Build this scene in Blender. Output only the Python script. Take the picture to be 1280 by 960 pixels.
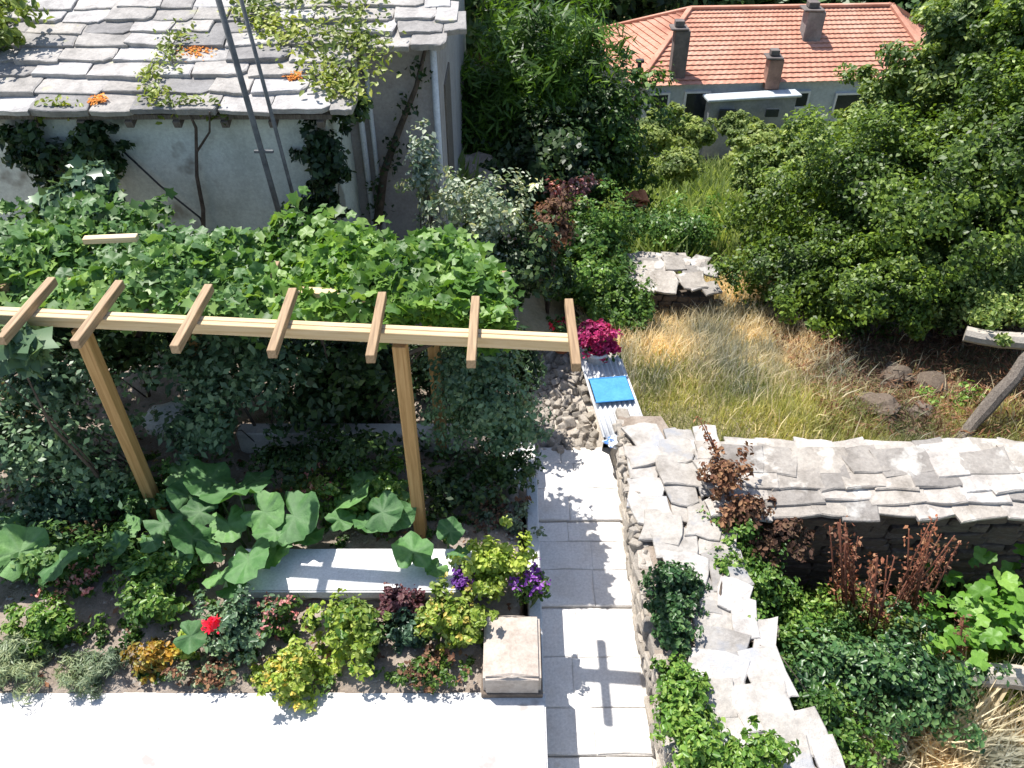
import bpy, bmesh, math, random
import numpy as np
from mathutils import Vector, Matrix, Quaternion
from math import radians as R, sin, cos, pi, tan

for o in list(bpy.data.objects): bpy.data.objects.remove(o)
S = bpy.context.scene
COL = S.collection
random.seed(7)
rng = np.random.default_rng(7)

# ------------------------------------------------------------------ camera, sky, sun, exposure
CAMZ, PITCH, F = 5.6, R(39.7), 995.0
cam = bpy.data.cameras.new('camera'); cam.sensor_width = 36; cam.lens = 36*F/1280
cam.clip_start = .05; cam.clip_end = 1000
co = bpy.data.objects.new('camera', cam); COL.objects.link(co)
co.location = (0, 0, CAMZ); co.rotation_euler = (pi/2-PITCH, 0, 0); S.camera = co
SUNV = Vector((-.36, .34, 1)).normalized()          # towards the sun
W = bpy.data.worlds.new('World'); S.world = W; W.use_nodes = True
nt = W.node_tree; nt.nodes.clear()
sky = nt.nodes.new('ShaderNodeTexSky'); sky.sky_type = 'NISHITA'; sky.sun_disc = False
sky.sun_elevation = math.asin(SUNV.z); sky.sun_rotation = math.atan2(SUNV.x, SUNV.y)
bg = nt.nodes.new('ShaderNodeBackground'); bg.inputs[1].default_value = .125
wo = nt.nodes.new('ShaderNodeOutputWorld')
nt.links.new(sky.outputs[0], bg.inputs[0]); nt.links.new(bg.outputs[0], wo.inputs[0])
sl = bpy.data.lights.new('sun', 'SUN'); sl.energy = 4.9; sl.angle = R(.5); sl.color = (1, .96, .9)
so = bpy.data.objects.new('sun', sl); COL.objects.link(so)
so.rotation_euler = SUNV.to_track_quat('Z', 'Y').to_euler()
S.view_settings.view_transform = 'Standard'; S.view_settings.look = 'None'
S.view_settings.exposure = .72; S.view_settings.gamma = 1

# ------------------------------------------------------------------ measuring helpers
def ray(px, py):
    x = (px-640)/F; v = (480-py)/F
    return Vector((x, cos(PITCH)+v*sin(PITCH), -sin(PITCH)+v*cos(PITCH)))
def atz(px, py, z):
    d = ray(px, py); t = (z-CAMZ)/d.z
    return Vector((d.x*t, d.y*t, z))
def aty(px, py, Y):
    d = ray(px, py); t = Y/d.y
    return Vector((d.x*t, Y, CAMZ+d.z*t))
def depth(p): return p.y*cos(PITCH)+(CAMZ-p.z)*sin(PITCH)
def sstep(a, b, x):
    t = np.clip((np.asarray(x, float)-a)/(b-a), 0, 1); return t*t*(3-2*t)
def terrain_z(x, y):
    x = np.asarray(x, float); y = np.asarray(y, float)
    f = np.interp(y, [-30, 5.0, 5.7, 7, 9, 12, 20, 31, 42, 60, 90, 160], [-1.45, -1.4, -.75, -.7, -1.0, -1.6, -4.5, -8.3, -9, -6.5, 4, 30])
    up = sstep(1.0, -1.2, x)*sstep(14.5, 12.5, y)
    f = f*(1-up) + (-.25)*up
    f = f+.07*np.sin(x*1.3+.5*y)*np.cos(y*.9)*sstep(5, 8, y)+.6*np.sin(x*.09+1)*np.cos(y*.07)*sstep(14, 30, y)
    f = f-.6*sstep(-.9, -.3, x)*sstep(1.5, 1.1, x)*sstep(6.9, 6.4, y)
    f = f + sstep(25, 80, np.abs(x))*10*sstep(10, 40, y)
    return f
def tz(x, y): return float(terrain_z(x, y))

# ------------------------------------------------------------------ materials
def new_mat(name):
    m = bpy.data.materials.new(name); m.use_nodes = True
    n = m.node_tree; n.nodes.clear()
    out = n.nodes.new('ShaderNodeOutputMaterial'); b = n.nodes.new('ShaderNodeBsdfPrincipled')
    n.links.new(b.outputs[0], out.inputs[0]); return m, n, b, out
def noise(n, scale, detail=5, rough=.6, coord='Object', dist=0, vec_scale=None):
    tc = n.nodes.new('ShaderNodeTexCoord'); t = n.nodes.new('ShaderNodeTexNoise')
    t.inputs['Scale'].default_value = scale; t.inputs['Detail'].default_value = detail
    t.inputs['Roughness'].default_value = rough; t.inputs['Distortion'].default_value = dist
    if vec_scale:
        mp = n.nodes.new('ShaderNodeMapping'); mp.inputs['Scale'].default_value = vec_scale
        n.links.new(tc.outputs[coord], mp.inputs[0]); n.links.new(mp.outputs[0], t.inputs['Vector'])
    elif coord == 'World':
        g = n.nodes.new('ShaderNodeNewGeometry'); n.links.new(g.outputs['Position'], t.inputs['Vector'])
    else: n.links.new(tc.outputs[coord], t.inputs['Vector'])
    return t.outputs['Fac']
def ramp(n, fac, stops):
    r = n.nodes.new('ShaderNodeValToRGB'); e = r.color_ramp.elements
    while len(e) < len(stops): e.new(.5)
    for i, (p, c) in enumerate(stops): e[i].position = p; e[i].color = (*c, 1)
    n.links.new(fac, r.inputs[0]); return r.outputs[0]
def mixc(n, fac, a, b, mode='MIX'):
    m = n.nodes.new('ShaderNodeMix'); m.data_type = 'RGBA'; m.blend_type = mode
    if isinstance(fac, float): m.inputs[0].default_value = fac
    else: n.links.new(fac, m.inputs[0])
    for i, v in ((6, a), (7, b)):
        if isinstance(v, tuple): m.inputs[i].default_value = (*v, 1)
        else: n.links.new(v, m.inputs[i])
    return m.outputs[2]
def bump(n, b, h, strength=.5, dist=.02):
    bp = n.nodes.new('ShaderNodeBump'); bp.inputs['Strength'].default_value = strength
    bp.inputs['Distance'].default_value = dist
    n.links.new(h, bp.inputs['Height']); n.links.new(bp.outputs[0], b.inputs['Normal'])
def surf(name, stops, scale=6, rough=.85, bs=.5, bd=.01, fine=60, objrand=0, coord='Object', vec_scale=None, spots=None):
    m, n, b, out = new_mat(name)
    c = ramp(n, noise(n, scale, 6, .65, coord, .3, vec_scale), stops)
    c = mixc(n, .35, c, ramp(n, noise(n, fine, 4, .7, coord), [(.3, (.25, .25, .25)), (.7, (1, 1, 1))]), 'MULTIPLY')
    if spots:
        c = mixc(n, ramp(n, noise(n, spots[1], 4, .6, 'World'), [(spots[2], (0, 0, 0)), (min(spots[2]+.08, 1), (1, 1, 1))]), c, spots[0])
    if objrand:
        oi = n.nodes.new('ShaderNodeObjectInfo')
        c = mixc(n, 1.0, c, ramp(n, oi.outputs['Random'], [(0, (1-objrand,)*3), (.5, (1-objrand*.35, 1-objrand*.4, 1-objrand*.5)), (1, (1, 1, 1))]), 'MULTIPLY')
    n.links.new(c, b.inputs['Base Color']); b.inputs['Roughness'].default_value = rough
    b.inputs['Specular IOR Level'].default_value = .3
    bump(n, b, noise(n, fine*.5, 8, .7, coord), bs, bd)
    return m
def leafm(name, c1, c2, c3, trans=.35, rough=.45, scale=1.2, spec=.4, tint=(1.3, 1.25, .6)):
    c1, c2, c3 = [tuple(min(v*1.22, .9) for v in c_) for c_ in (c1, c2, c3)]
    m, n, b, out = new_mat(name)
    g = n.nodes.new('ShaderNodeNewGeometry')
    c = ramp(n, g.outputs['Random Per Island'], [(0, c1), (.5, c2), (1, c3)])
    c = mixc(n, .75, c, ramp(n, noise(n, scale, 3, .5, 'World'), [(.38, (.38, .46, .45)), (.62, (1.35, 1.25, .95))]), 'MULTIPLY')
    n.links.new(c, b.inputs['Base Color']); b.inputs['Roughness'].default_value = rough
    b.inputs['Specular IOR Level'].default_value = spec
    t = n.nodes.new('ShaderNodeBsdfTranslucent')
    n.links.new(mixc(n, 1.0, c, tint, 'MULTIPLY'), t.inputs[0])
    mx = n.nodes.new('ShaderNodeMixShader'); mx.inputs[0].default_value = trans
    n.links.new(b.outputs[0], mx.inputs[1]); n.links.new(t.outputs[0], mx.inputs[2]); n.links.new(mx.outputs[0], out.inputs[0])
    return m
M = {}
M['concrete'] = surf('terrace_concrete', [(.28, (.42, .4, .38)), (.42, (.62, .6, .58)), (.7, (.7, .69, .67))], 2.2, .9, .3, .006, 50, spots=((.36, .33, .31), 2.6, .6))
M['whitewash'] = surf('white_wash', [(.3, (.7, .7, .69)), (.6, (.84, .84, .83))], 5, .8, .3, .005, 50)
M['flag'] = surf('pale_flagstone', [(.25, (.72, .67, .61)), (.5, (.83, .8, .76)), (.75, (.87, .86, .83))], 3, .9, .3, .006, 40, .06, coord='World', spots=((.6, .55, .48), 3.5, .66))
M['mortar'] = surf('mortar', [(.3, (.52, .48, .43)), (.7, (.7, .66, .61))], 8, .95, .6, .01, 50)
M['slab'] = surf('slate_slab', [(.25, (.3, .27, .24)), (.5, (.5, .46, .42)), (.8, (.64, .6, .55))], 4.5, .88, 1, .02, 26, .45, coord='World', spots=((.74, .71, .66), 3, .56))
M['roofslab'] = surf('roof_slab_stone', [(.25, (.3, .29, .285)), (.5, (.5, .48, .47)), (.8, (.66, .64, .62))], 4, .8, 1, .015, 26, .5, coord='World', spots=((.5, .5, .32), 5, .66))
M['slab2'] = surf('bleached_slab', [(.25, (.36, .33, .3)), (.5, (.55, .52, .49)), (.8, (.68, .66, .64))], 4.5, .88, 1, .02, 26, .4, coord='World', spots=((.4, .41, .44), 2.2, .56))
M['rubble'] = surf('rubble_stone', [(.25, (.42, .36, .3)), (.5, (.6, .54, .47)), (.8, (.72, .68, .62))], 5, .9, .9, .02, 30, .4)
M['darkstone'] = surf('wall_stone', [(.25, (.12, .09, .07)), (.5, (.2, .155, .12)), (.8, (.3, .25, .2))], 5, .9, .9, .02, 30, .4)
M['soil'] = surf('garden_soil', [(.25, (.2, .15, .11)), (.5, (.36, .295, .24)), (.75, (.48, .41, .35))], 3.5, .97, 1, .03, 40, coord='World')
M['ground'] = surf('field_earth', [(.3, (.16, .17, .06)), (.5, (.28, .24, .13)), (.7, (.42, .35, .23))], .8, .97, 1, .04, 14, coord='World')
M['plaster'] = surf('pale_green_plaster', [(.25, (.46, .49, .43)), (.5, (.67, .71, .63)), (.8, (.75, .79, .72))], 1.6, .9, .4, .006, 30, spots=((.3, .29, .24), 1.6, .57))
M['lilac'] = surf('grey_lilac_plaster', [(.25, (.3, .27, .25)), (.5, (.43, .39, .37)), (.8, (.52, .48, .45))], 2, .9, .5, .006, 30)
M['whitepaint'] = surf('white_painted_metal', [(.3, (.65, .67, .7)), (.7, (.8, .8, .8))], 5, .5, .1, .002, 40)
M['stonecap'] = surf('travertine_block', [(.25, (.34, .28, .23)), (.5, (.48, .41, .35)), (.8, (.6, .54, .47))], 6, .85, .5, .008, 50)
M['metal'] = surf('weathered_grey_pipe', [(.3, (.09, .095, .1)), (.7, (.22, .225, .23))], 8, .55, .2, .002, 40)
M['darkmetal'] = surf('dark_metal', [(.3, (.03, .03, .03)), (.7, (.08, .08, .08))], 8, .6, .2, .002, 40)
M['sheet'] = surf('corrugated_white_sheet', [(.3, (.62, .63, .64)), (.7, (.82, .82, .82))], 5, .55, .1, .002, 40)
M['blue'] = surf('blue_plastic', [(.3, (.06, .27, .6)), (.7, (.1, .36, .72))], 5, .4, .1, .002, 40)
M['terracotta'] = surf('terracotta', [(.3, (.5, .16, .07)), (.7, (.7, .27, .12))], 8, .85, .3, .004, 40)
M['orange'] = surf('orange_lichen', [(.3, (.55, .16, .02)), (.7, (.75, .3, .05))], 8, .95, .6, .01, 40)
M['farwall'] = surf('far_blue_grey_wall', [(.3, (.42, .47, .5)), (.7, (.56, .6, .62))], 1.0, .9, .1, .005, 8)
M['farrust'] = surf('chimney_plaster', [(.3, (.1, .09, .09)), (.7, (.24, .2, .18))], 2, .9, .3, .01, 10)
M['glass'] = surf('dark_window_glass', [(.3, (.02, .025, .03)), (.7, (.04, .05, .06))], 2, .15, .05, .001, 10)
M['oldwood'] = surf('old_grey_wood', [(.3, (.07, .055, .045)), (.6, (.2, .17, .14)), (.8, (.34, .3, .26))], 5, .9, .7, .01, 40, vec_scale=(14, 14, 1.5))
M['palewood'] = surf('bleached_wood', [(.3, (.36, .32, .27)), (.7, (.55, .5, .43))], 5, .9, .7, .01, 40, vec_scale=(1.5, 14, 14))
M['bark'] = surf('bark', [(.3, (.06, .045, .035)), (.7, (.18, .14, .11))], 8, .95, 1, .02, 30)
M['stem'] = surf('green_stem', [(.3, (.1, .16, .05)), (.7, (.2, .28, .1))], 8, .7, .3, .004, 30)
M['redstem'] = surf('dry_red_stem', [(.3, (.14, .05, .035)), (.7, (.3, .12, .07))], 8, .9, .3, .004, 30)
# new pine timber with grain along the board, knots and slightly different boards
def pine(name, a, b_, c, ax):
    m, n, b, out = new_mat(name)
    vs = [22, 22, 22]; vs[ax] = 1.1
    col = ramp(n, noise(n, 1.6, 6, .6, 'Object', .8, tuple(vs)), [(.3, a), (.5, b_), (.72, c)])
    oi = n.nodes.new('ShaderNodeObjectInfo')
    col = mixc(n, 1.0, col, ramp(n, oi.outputs['Random'], [(0, (.8, .76, .7)), (1, (1, 1, 1))]), 'MULTIPLY')
    kn = noise(n, 2.6, 2, .4, 'Object'); col = mixc(n, ramp(n, kn, [(.72, (0, 0, 0)), (.76, (1, 1, 1))]), col, (.2, .09, .04))
    n.links.new(col, b.inputs['Base Color']); b.inputs['Roughness'].default_value = .65
    bump(n, b, noise(n, 3, 6, .6, 'Object', .5, tuple(vs)), .4, .004); return m
M['beam'] = pine('pale_pine_beam', (.52, .37, .19), (.68, .53, .32), (.74, .6, .4), 0)
M['post'] = pine('yellow_pine_post', (.32, .17, .05), (.46, .27, .1), (.54, .34, .14), 2)
M['rafter'] = pine('brown_pine_rafter', (.22, .14, .075), (.35, .235, .13), (.46, .33, .2), 1)
# far roof: baked tile
M['rooftile'] = surf('far_roof_tile', [(.3, (.44, .2, .14)), (.5, (.58, .29, .2)), (.75, (.64, .37, .28))], .8, .9, .1, .01, 5)
G = {
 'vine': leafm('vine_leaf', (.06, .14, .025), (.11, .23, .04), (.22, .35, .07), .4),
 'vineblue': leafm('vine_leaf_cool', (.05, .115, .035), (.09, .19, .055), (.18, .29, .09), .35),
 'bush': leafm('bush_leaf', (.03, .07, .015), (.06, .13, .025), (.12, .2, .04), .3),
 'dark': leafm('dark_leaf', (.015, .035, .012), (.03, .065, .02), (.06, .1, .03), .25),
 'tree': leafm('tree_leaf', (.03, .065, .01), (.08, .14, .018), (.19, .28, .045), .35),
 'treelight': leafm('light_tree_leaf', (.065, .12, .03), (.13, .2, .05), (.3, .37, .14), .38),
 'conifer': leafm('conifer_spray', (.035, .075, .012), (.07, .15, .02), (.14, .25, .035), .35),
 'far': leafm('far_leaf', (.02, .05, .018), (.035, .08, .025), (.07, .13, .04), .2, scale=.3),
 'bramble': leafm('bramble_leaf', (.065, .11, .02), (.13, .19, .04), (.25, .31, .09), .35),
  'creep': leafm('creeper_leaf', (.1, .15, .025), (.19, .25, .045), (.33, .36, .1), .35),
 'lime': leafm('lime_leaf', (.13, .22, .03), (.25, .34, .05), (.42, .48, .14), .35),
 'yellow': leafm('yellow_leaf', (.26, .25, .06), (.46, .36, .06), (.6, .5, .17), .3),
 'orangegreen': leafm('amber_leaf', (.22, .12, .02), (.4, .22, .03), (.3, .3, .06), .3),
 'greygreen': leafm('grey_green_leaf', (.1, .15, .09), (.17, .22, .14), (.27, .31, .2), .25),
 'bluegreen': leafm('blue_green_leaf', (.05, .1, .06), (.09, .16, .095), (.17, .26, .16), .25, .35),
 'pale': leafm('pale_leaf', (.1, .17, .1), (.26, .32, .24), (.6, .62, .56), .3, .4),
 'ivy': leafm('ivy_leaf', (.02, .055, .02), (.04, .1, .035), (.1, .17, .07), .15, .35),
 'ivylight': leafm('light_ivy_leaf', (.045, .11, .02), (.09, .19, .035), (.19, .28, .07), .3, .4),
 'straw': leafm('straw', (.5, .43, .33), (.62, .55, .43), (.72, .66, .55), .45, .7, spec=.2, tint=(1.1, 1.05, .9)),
 'grass': leafm('grass', (.2, .23, .08), (.34, .35, .17), (.5, .48, .3), .45, .6, spec=.2, tint=(1.15, 1.15, .7)),
 'slope': leafm('slope_leaf', (.12, .175, .045), (.21, .28, .08), (.36, .41, .17), .45, .6, tint=(1.2, 1.2, .7)),
 'dead': leafm('dead_leaf', (.07, .03, .02), (.15, .07, .045), (.26, .15, .09), .2, .8),
 'red': leafm('dry_red_leaf', (.13, .045, .03), (.24, .09, .055), (.34, .2, .13), .2, .8),
 'magenta': leafm('magenta_bract', (.27, .01, .09), (.42, .02, .14), (.58, .06, .25), .3, .5),
 'purple': leafm('purple_petal', (.1, .02, .22), (.2, .05, .4), (.3, .12, .5), .3, .5),
 'redpetal': leafm('red_petal', (.6, .01, .04), (.75, .02, .08), (.8, .08, .14), .3, .5),
 'pinkpetal': leafm('dusty_pink_petal', (.4, .12, .14), (.55, .22, .24), (.65, .4, .38), .3, .5),
 'plum': leafm('plum_leaf', (.1, .03, .04), (.2, .06, .08), (.3, .13, .12), .3, .5),
}
def squash_mat():
    m, n, b, out = new_mat('squash_leaf')
    oi = n.nodes.new('ShaderNodeObjectInfo')
    c = ramp(n, oi.outputs['Random'], [(0, (.05, .14, .04)), (.5, (.09, .22, .065)), (1, (.15, .31, .09))])
    c = mixc(n, .6, c, ramp(n, noise(n, 9, 4, .6), [(.35, (.6, .65, .6)), (.7, (1.3, 1.25, 1.2))]), 'MULTIPLY')
    at = n.nodes.new('ShaderNodeAttribute'); at.attribute_name = 'vein'
    c = mixc(n, at.outputs['Fac'], c, (.2, .32, .16))
    n.links.new(c, b.inputs['Base Color']); b.inputs['Roughness'].default_value = .6
    t = n.nodes.new('ShaderNodeBsdfTranslucent'); n.links.new(mixc(n, 1.0, c, (1.3, 1.3, .5), 'MULTIPLY'), t.inputs[0])
    mx = n.nodes.new('ShaderNodeMixShader'); mx.inputs[0].default_value = .25
    n.links.new(b.outputs[0], mx.inputs[1]); n.links.new(t.outputs[0], mx.inputs[2]); n.links.new(mx.outputs[0], out.inputs[0])
    bump(n, b, noise(n, 30, 4, .6), .5, .008); return m
M['squash'] = squash_mat()

# ------------------------------------------------------------------ object helpers
def link(name, me, parent=None, loc=(0, 0, 0), rot=(0, 0, 0), sc=(1, 1, 1)):
    o = bpy.data.objects.new(name, me); COL.objects.link(o)
    o.location = loc; o.rotation_euler = rot; o.scale = sc
    if parent: o.parent = parent
    return o
def thing(name, label, cat, loc=(0, 0, 0), group=None, rotz=0):
    o = link(name, None, None, loc, (0, 0, rotz)); o.empty_display_size = .1
    o['label'] = label; o['category'] = cat
    if group: o['group'] = group
    return o
def bm_mesh(name, bm, mat, smooth=False):
    me = bpy.data.meshes.new(name); bm.to_mesh(me); bm.free()
    if mat: me.materials.append(mat)
    if smooth: me.polygons.foreach_set('use_smooth', [True]*len(me.polygons))
    return me
def add_box(bm, c, s, rot=None, jit=0):
    ret = bmesh.ops.create_cube(bm, size=1)
    mat = Matrix.Translation(c) @ (rot.to_4x4() if rot else Matrix.Identity(4)) @ Matrix.Diagonal((*s, 1))
    for v in ret['verts']:
        v.co = mat @ v.co
        if jit: v.co += Vector([random.uniform(-jit, jit) for _ in range(3)])
    return ret['verts']
def box_mesh(name, c, s, mat, bev=.006, seg=1, rot=None):
    bm = bmesh.new(); add_box(bm, c, s, rot)
    if bev: bmesh.ops.bevel(bm, geom=bm.edges[:], offset=bev, segments=seg, affect='EDGES')
    return bm_mesh(name, bm, mat)
def add_tube(bm, pts, radii, sides=7):
    rings = []
    pts = [Vector(p) for p in pts]
    for i, p in enumerate(pts):
        d = (pts[min(i+1, len(pts)-1)]-pts[max(i-1, 0)]).normalized()
        a = d.orthogonal().normalized() if i == 0 else (a-d*a.dot(d)).normalized()
        b = d.cross(a)
        r = radii[i] if hasattr(radii, '__len__') else radii
        rings.append([bm.verts.new(p+(a*cos(2*pi*k/sides)+b*sin(2*pi*k/sides))*r) for k in range(sides)])
    for i in range(len(rings)-1):
        for k in range(sides):
            bm.faces.new((rings[i][k], rings[i][(k+1) % sides], rings[i+1][(k+1) % sides], rings[i+1][k]))
    bm.faces.new(rings[0][::-1]); bm.faces.new(rings[-1])
def np_mesh(name, verts, faces, mat, attr=None):
    """verts (N,3), faces (K,m) all the same size"""
    me = bpy.data.meshes.new(name); K, m = faces.shape
    me.vertices.add(len(verts)); me.vertices.foreach_set('co', verts.astype(np.float32).ravel())
    me.loops.add(K*m); me.loops.foreach_set('vertex_index', faces.astype(np.int32).ravel())
    me.polygons.add(K); me.polygons.foreach_set('loop_start', np.arange(0, K*m, m, dtype=np.int32))
    me.update(calc_edges=True)
    if mat: me.materials.append(mat)
    return me
def unit(v): return v/np.maximum(np.linalg.norm(v, axis=-1, keepdims=True), 1e-6)
LEAF = {   # outline in (along, across, lift) units
 'oval': (np.array([(-.5, 0, 0), (-.1, .28, .07), (.5, 0, -.02), (-.1, -.28, .07)]), np.array([(0, 1, 2, 3)])),
 'fold': (np.array([(-.5, 0, 0), (-.15, .3, .1), (.25, .2, .06), (.5, 0, -.08), (.25, -.2, .06), (-.15, -.3, .1)]), np.array([(0, 1, 2, 3), (0, 3, 4, 5)])),
 'lobed': (np.array([(-.4, 0, 0), (-.5, .35, .03), (-.1, .3, .05), (.05, .5, .0), (.2, .22, .05), (.55, 0, -.06), (.2, -.22, .05), (.05, -.5, .0), (-.1, -.3, .05), (-.5, -.35, .03)]),
           np.array([(0, 1, 2, 5), (2, 3, 4, 5), (0, 5, 8, 9), (5, 6, 7, 8)])),
 'needle': (np.array([(-.5, 0, 0), (0, .09, 0), (.6, 0, 0), (0, -.09, 0)]), np.array([(0, 1, 2, 3)])),
}
def leaves(name, P, N, size, mat, kind='oval', var=.5, D=None):
    n = len(P); N = unit(N)
    if D is None: D = rng.normal(size=(n, 3)); D[:, 2] -= .5
    D = unit(D-N*(D*N).sum(1, keepdims=True)); B = np.cross(N, D)
    s = (size*(1+rng.uniform(-var, var, n)))[:, None, None]
    sh, fc = LEAF[kind]
    V = P[:, None, :]+s*(sh[None, :, 0:1]*D[:, None, :]+sh[None, :, 1:2]*B[:, None, :]+sh[None, :, 2:3]*N[:, None, :])
    Fc = fc[None]+(np.arange(n)*len(sh))[:, None, None]
    return np_mesh(name, V.reshape(-1, 3), Fc.reshape(-1, 4), mat)
def cloud(c, r, nc, nl, cr, shell=.45, up=.5, lumps=.36, low=-1):
    c = np.array(c, float); r = np.array(r if hasattr(r, '__len__') else (r, r, r), float)
    d = unit(rng.normal(size=(nc, 3))); d[:, 2] = np.where(d[:, 2] < low, -d[:, 2], d[:, 2])
    ph = rng.uniform(0, 6, 6)
    lob = 1+lumps*(np.sin(d[:, 0]*4+ph[0])*np.sin(d[:, 2]*5+ph[1])+np.sin(d[:, 1]*6+ph[2]))
    rad = rng.uniform(0, 1, nc)**shell
    cc = d*rad[:, None]*lob[:, None]*r
    sz = rng.uniform(.5, 1.4, nc)
    off = unit(rng.normal(size=(nc, nl, 3)))*(rng.uniform(0, 1, (nc, nl, 1))**.5)*cr*sz[:, None, None]
    off[:, :, 2] *= .7
    P = (c+cc[:, None, :]+off).reshape(-1, 3)
    out = unit(off+d[:, None, :]*cr*.8)
    N = out*.7+rng.normal(size=(nc, nl, 3))*.45; N[:, :, 2] += up
    return P, N.reshape(-1, 3)
def limb_mesh(name, base, tips, r0, mat, mid=.5):
    bm = bmesh.new()
    for i, t in enumerate(tips):
        b = Vector(base); t = Vector(t); m_ = b.lerp(t, mid)+Vector((random.uniform(-.1, .1), random.uniform(-.1, .1), (t-b).length*.12))
        rr = r0 if i == 0 else r0*.45
        add_tube(bm, [b, b.lerp(m_, .5)+Vector((random.uniform(-.03, .03),)*3), m_, t], [rr, rr*.8, rr*.55, rr*.2], 6)
    return bm_mesh(name, bm, mat, True)
def part(name, me, parent, stuff=False, label=None, **k):
    o = link(name, me, parent, **k)
    if stuff: o['kind'] = 'stuff'
    if label: o['label'] = label
    return o

def tree(name, label, cat, px, py, Y, rpx, mat, leaf=.1, nc=260, nl=60, squash=(1, 1, 1), kind='oval', group=None, cr=.28, ground=None, trunkr=.09, shell=.45, bark=True, low=-1, up=.5):
    c = aty(px, py, Y); r = rpx*depth(c)/F
    gz = tz(c.x, c.y) if ground is None else ground
    gz = min(gz, c.z-.2*r)
    t = thing(name, label, cat, (c.x, c.y, gz), group)
    cc = np.array((0, 0, c.z-gz)); rr = np.array(squash)*r
    P, N = cloud(cc, rr, nc, nl, cr*r, shell, up, low=low)
    P[:, 2] = np.maximum(P[:, 2], .02)
    part('crown' if trunkr > .03 else 'foliage', leaves(name+'_leaves', P, N, leaf, G[mat], kind), t, True)
    tips = [cc+np.array((random.uniform(-.5, .5)*rr[0], random.uniform(-.5, .5)*rr[1], random.uniform(-.2, .6)*rr[2])) for _ in range(8)]
    tips[0] = cc+np.array((0, 0, .5*rr[2]))
    part('trunk' if trunkr > .03 else 'stem', limb_mesh(name+'_limbs', (0, 0, -.1), tips, trunkr, M['bark'] if bark else M['stem']), t)
    return t

# ------------------------------------------------------------------ terrain
xs = np.concatenate([np.linspace(-140, -14, 22), np.linspace(-12, 22, 100), np.linspace(24, 150, 22)])
ys = np.concatenate([np.linspace(-30, 0, 8), np.linspace(.5, 22, 100), np.linspace(23, 160, 50)])
X, Yg = np.meshgrid(xs, ys); Z = terrain_z(X, Yg)
Vt = np.stack([X, Yg, Z], -1).reshape(-1, 3); nx = len(xs)
i = (np.arange(len(ys)-1)[:, None]*nx+np.arange(nx-1)[None]).ravel()
o = link('ground', np_mesh('ground', Vt, np.stack([i, i+1, i+1+nx, i+nx], 1), M['ground'])); o['kind'] = 'structure'
# garden soil, terrace, walkway
xs = np.linspace(-9, .13, 120); ys = np.linspace(3.11, 12.9, 120); X, Yg = np.meshgrid(xs, ys)
Z = .03*np.sin(X*5)*np.cos(Yg*6)+.025*np.sin(X*13+Yg*9)+rng.normal(size=X.shape)*.012
Z = np.where((X <= -8.99) | (Yg >= 12.89) | (X >= .129), -.8, Z+.015)
i = (np.arange(119)[:, None]*120+np.arange(119)[None]).ravel()
# leave the landing at the top of the path free of soil
Z = np.where(Yg < 3.25, np.minimum(Z, -.004+.3*(Yg-3.11)), Z)
Z = Z-.35*sstep(-.35, -.2, X)*sstep(5.25, 5.4, Yg)
o = link('garden_bed', np_mesh('garden_bed', np.stack([X, Yg, Z], -1).reshape(-1, 3), np.stack([i, i+1, i+121, i+120], 1), M['soil'])); o['kind'] = 'structure'
o = link('terrace', box_mesh('terrace', (-4.9, .6, -.76), (10.3, 5.05, 1.52), M['concrete'], .012, 2)); o['kind'] = 'structure'
o = link('garden_kerb', box_mesh('garden_kerb', (.19, 4.25, -.42), (.11, 2.22, .8), M['concrete'], .01)); o['kind'] = 'structure'
def irregular_poly(n, w, d, jit):
    pts = []
    for k in range(n):
        a = 2*pi*(k+.5)/n+random.uniform(-.18, .18)
        r = 1/max(abs(cos(a)), abs(sin(a)))**.85
        pts.append((cos(a)*r*w/2*random.uniform(1-jit, 1+jit*.4), sin(a)*r*d/2*random.uniform(1-jit, 1+jit*.4)))
    return pts
def slab_mesh(name, pts, th, mat, tilt=0, chip=.02):
    bm = bmesh.new()
    bot = [bm.verts.new((x*.98+random.uniform(-.006, .006), y*.98, -th)) for x, y in pts]
    mid = [bm.verts.new((x, y, -chip*.6)) for x, y in pts]
    cx = sum(p[0] for p in pts)/len(pts); cy = sum(p[1] for p in pts)/len(pts)
    top = [bm.verts.new((x+(cx-x)*random.uniform(.02, .08), y+(cy-y)*random.uniform(.02, .08), random.uniform(-.003, .004))) for x, y in pts]
    n = len(pts)
    bm.faces.new(bot[::-1]); bm.faces.new(top)
    for a, b in ((bot, mid), (mid, top)):
        for k in range(n): bm.faces.new((a[k], a[(k+1) % n], b[(k+1) % n], b[k]))
    return bm_mesh(name, bm, mat)
def stone_meshes(name, mat, count=7, jit=.16):
    out = []
    for _ in range(count):
        bm = bmesh.new(); bmesh.ops.create_cube(bm, size=1)
        for v in bm.verts: v.co += Vector([random.uniform(-jit, jit) for _ in range(3)])
        bmesh.ops.bevel(bm, geom=bm.edges[:], offset=.1, segments=1, affect='EDGES')
        out.append(bm_mesh(name, bm, mat))
    return out
STONE = stone_meshes('rubble', M['rubble']); DSTONE = stone_meshes('coursed_stone', M['darkstone'], 7, .1)
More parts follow.
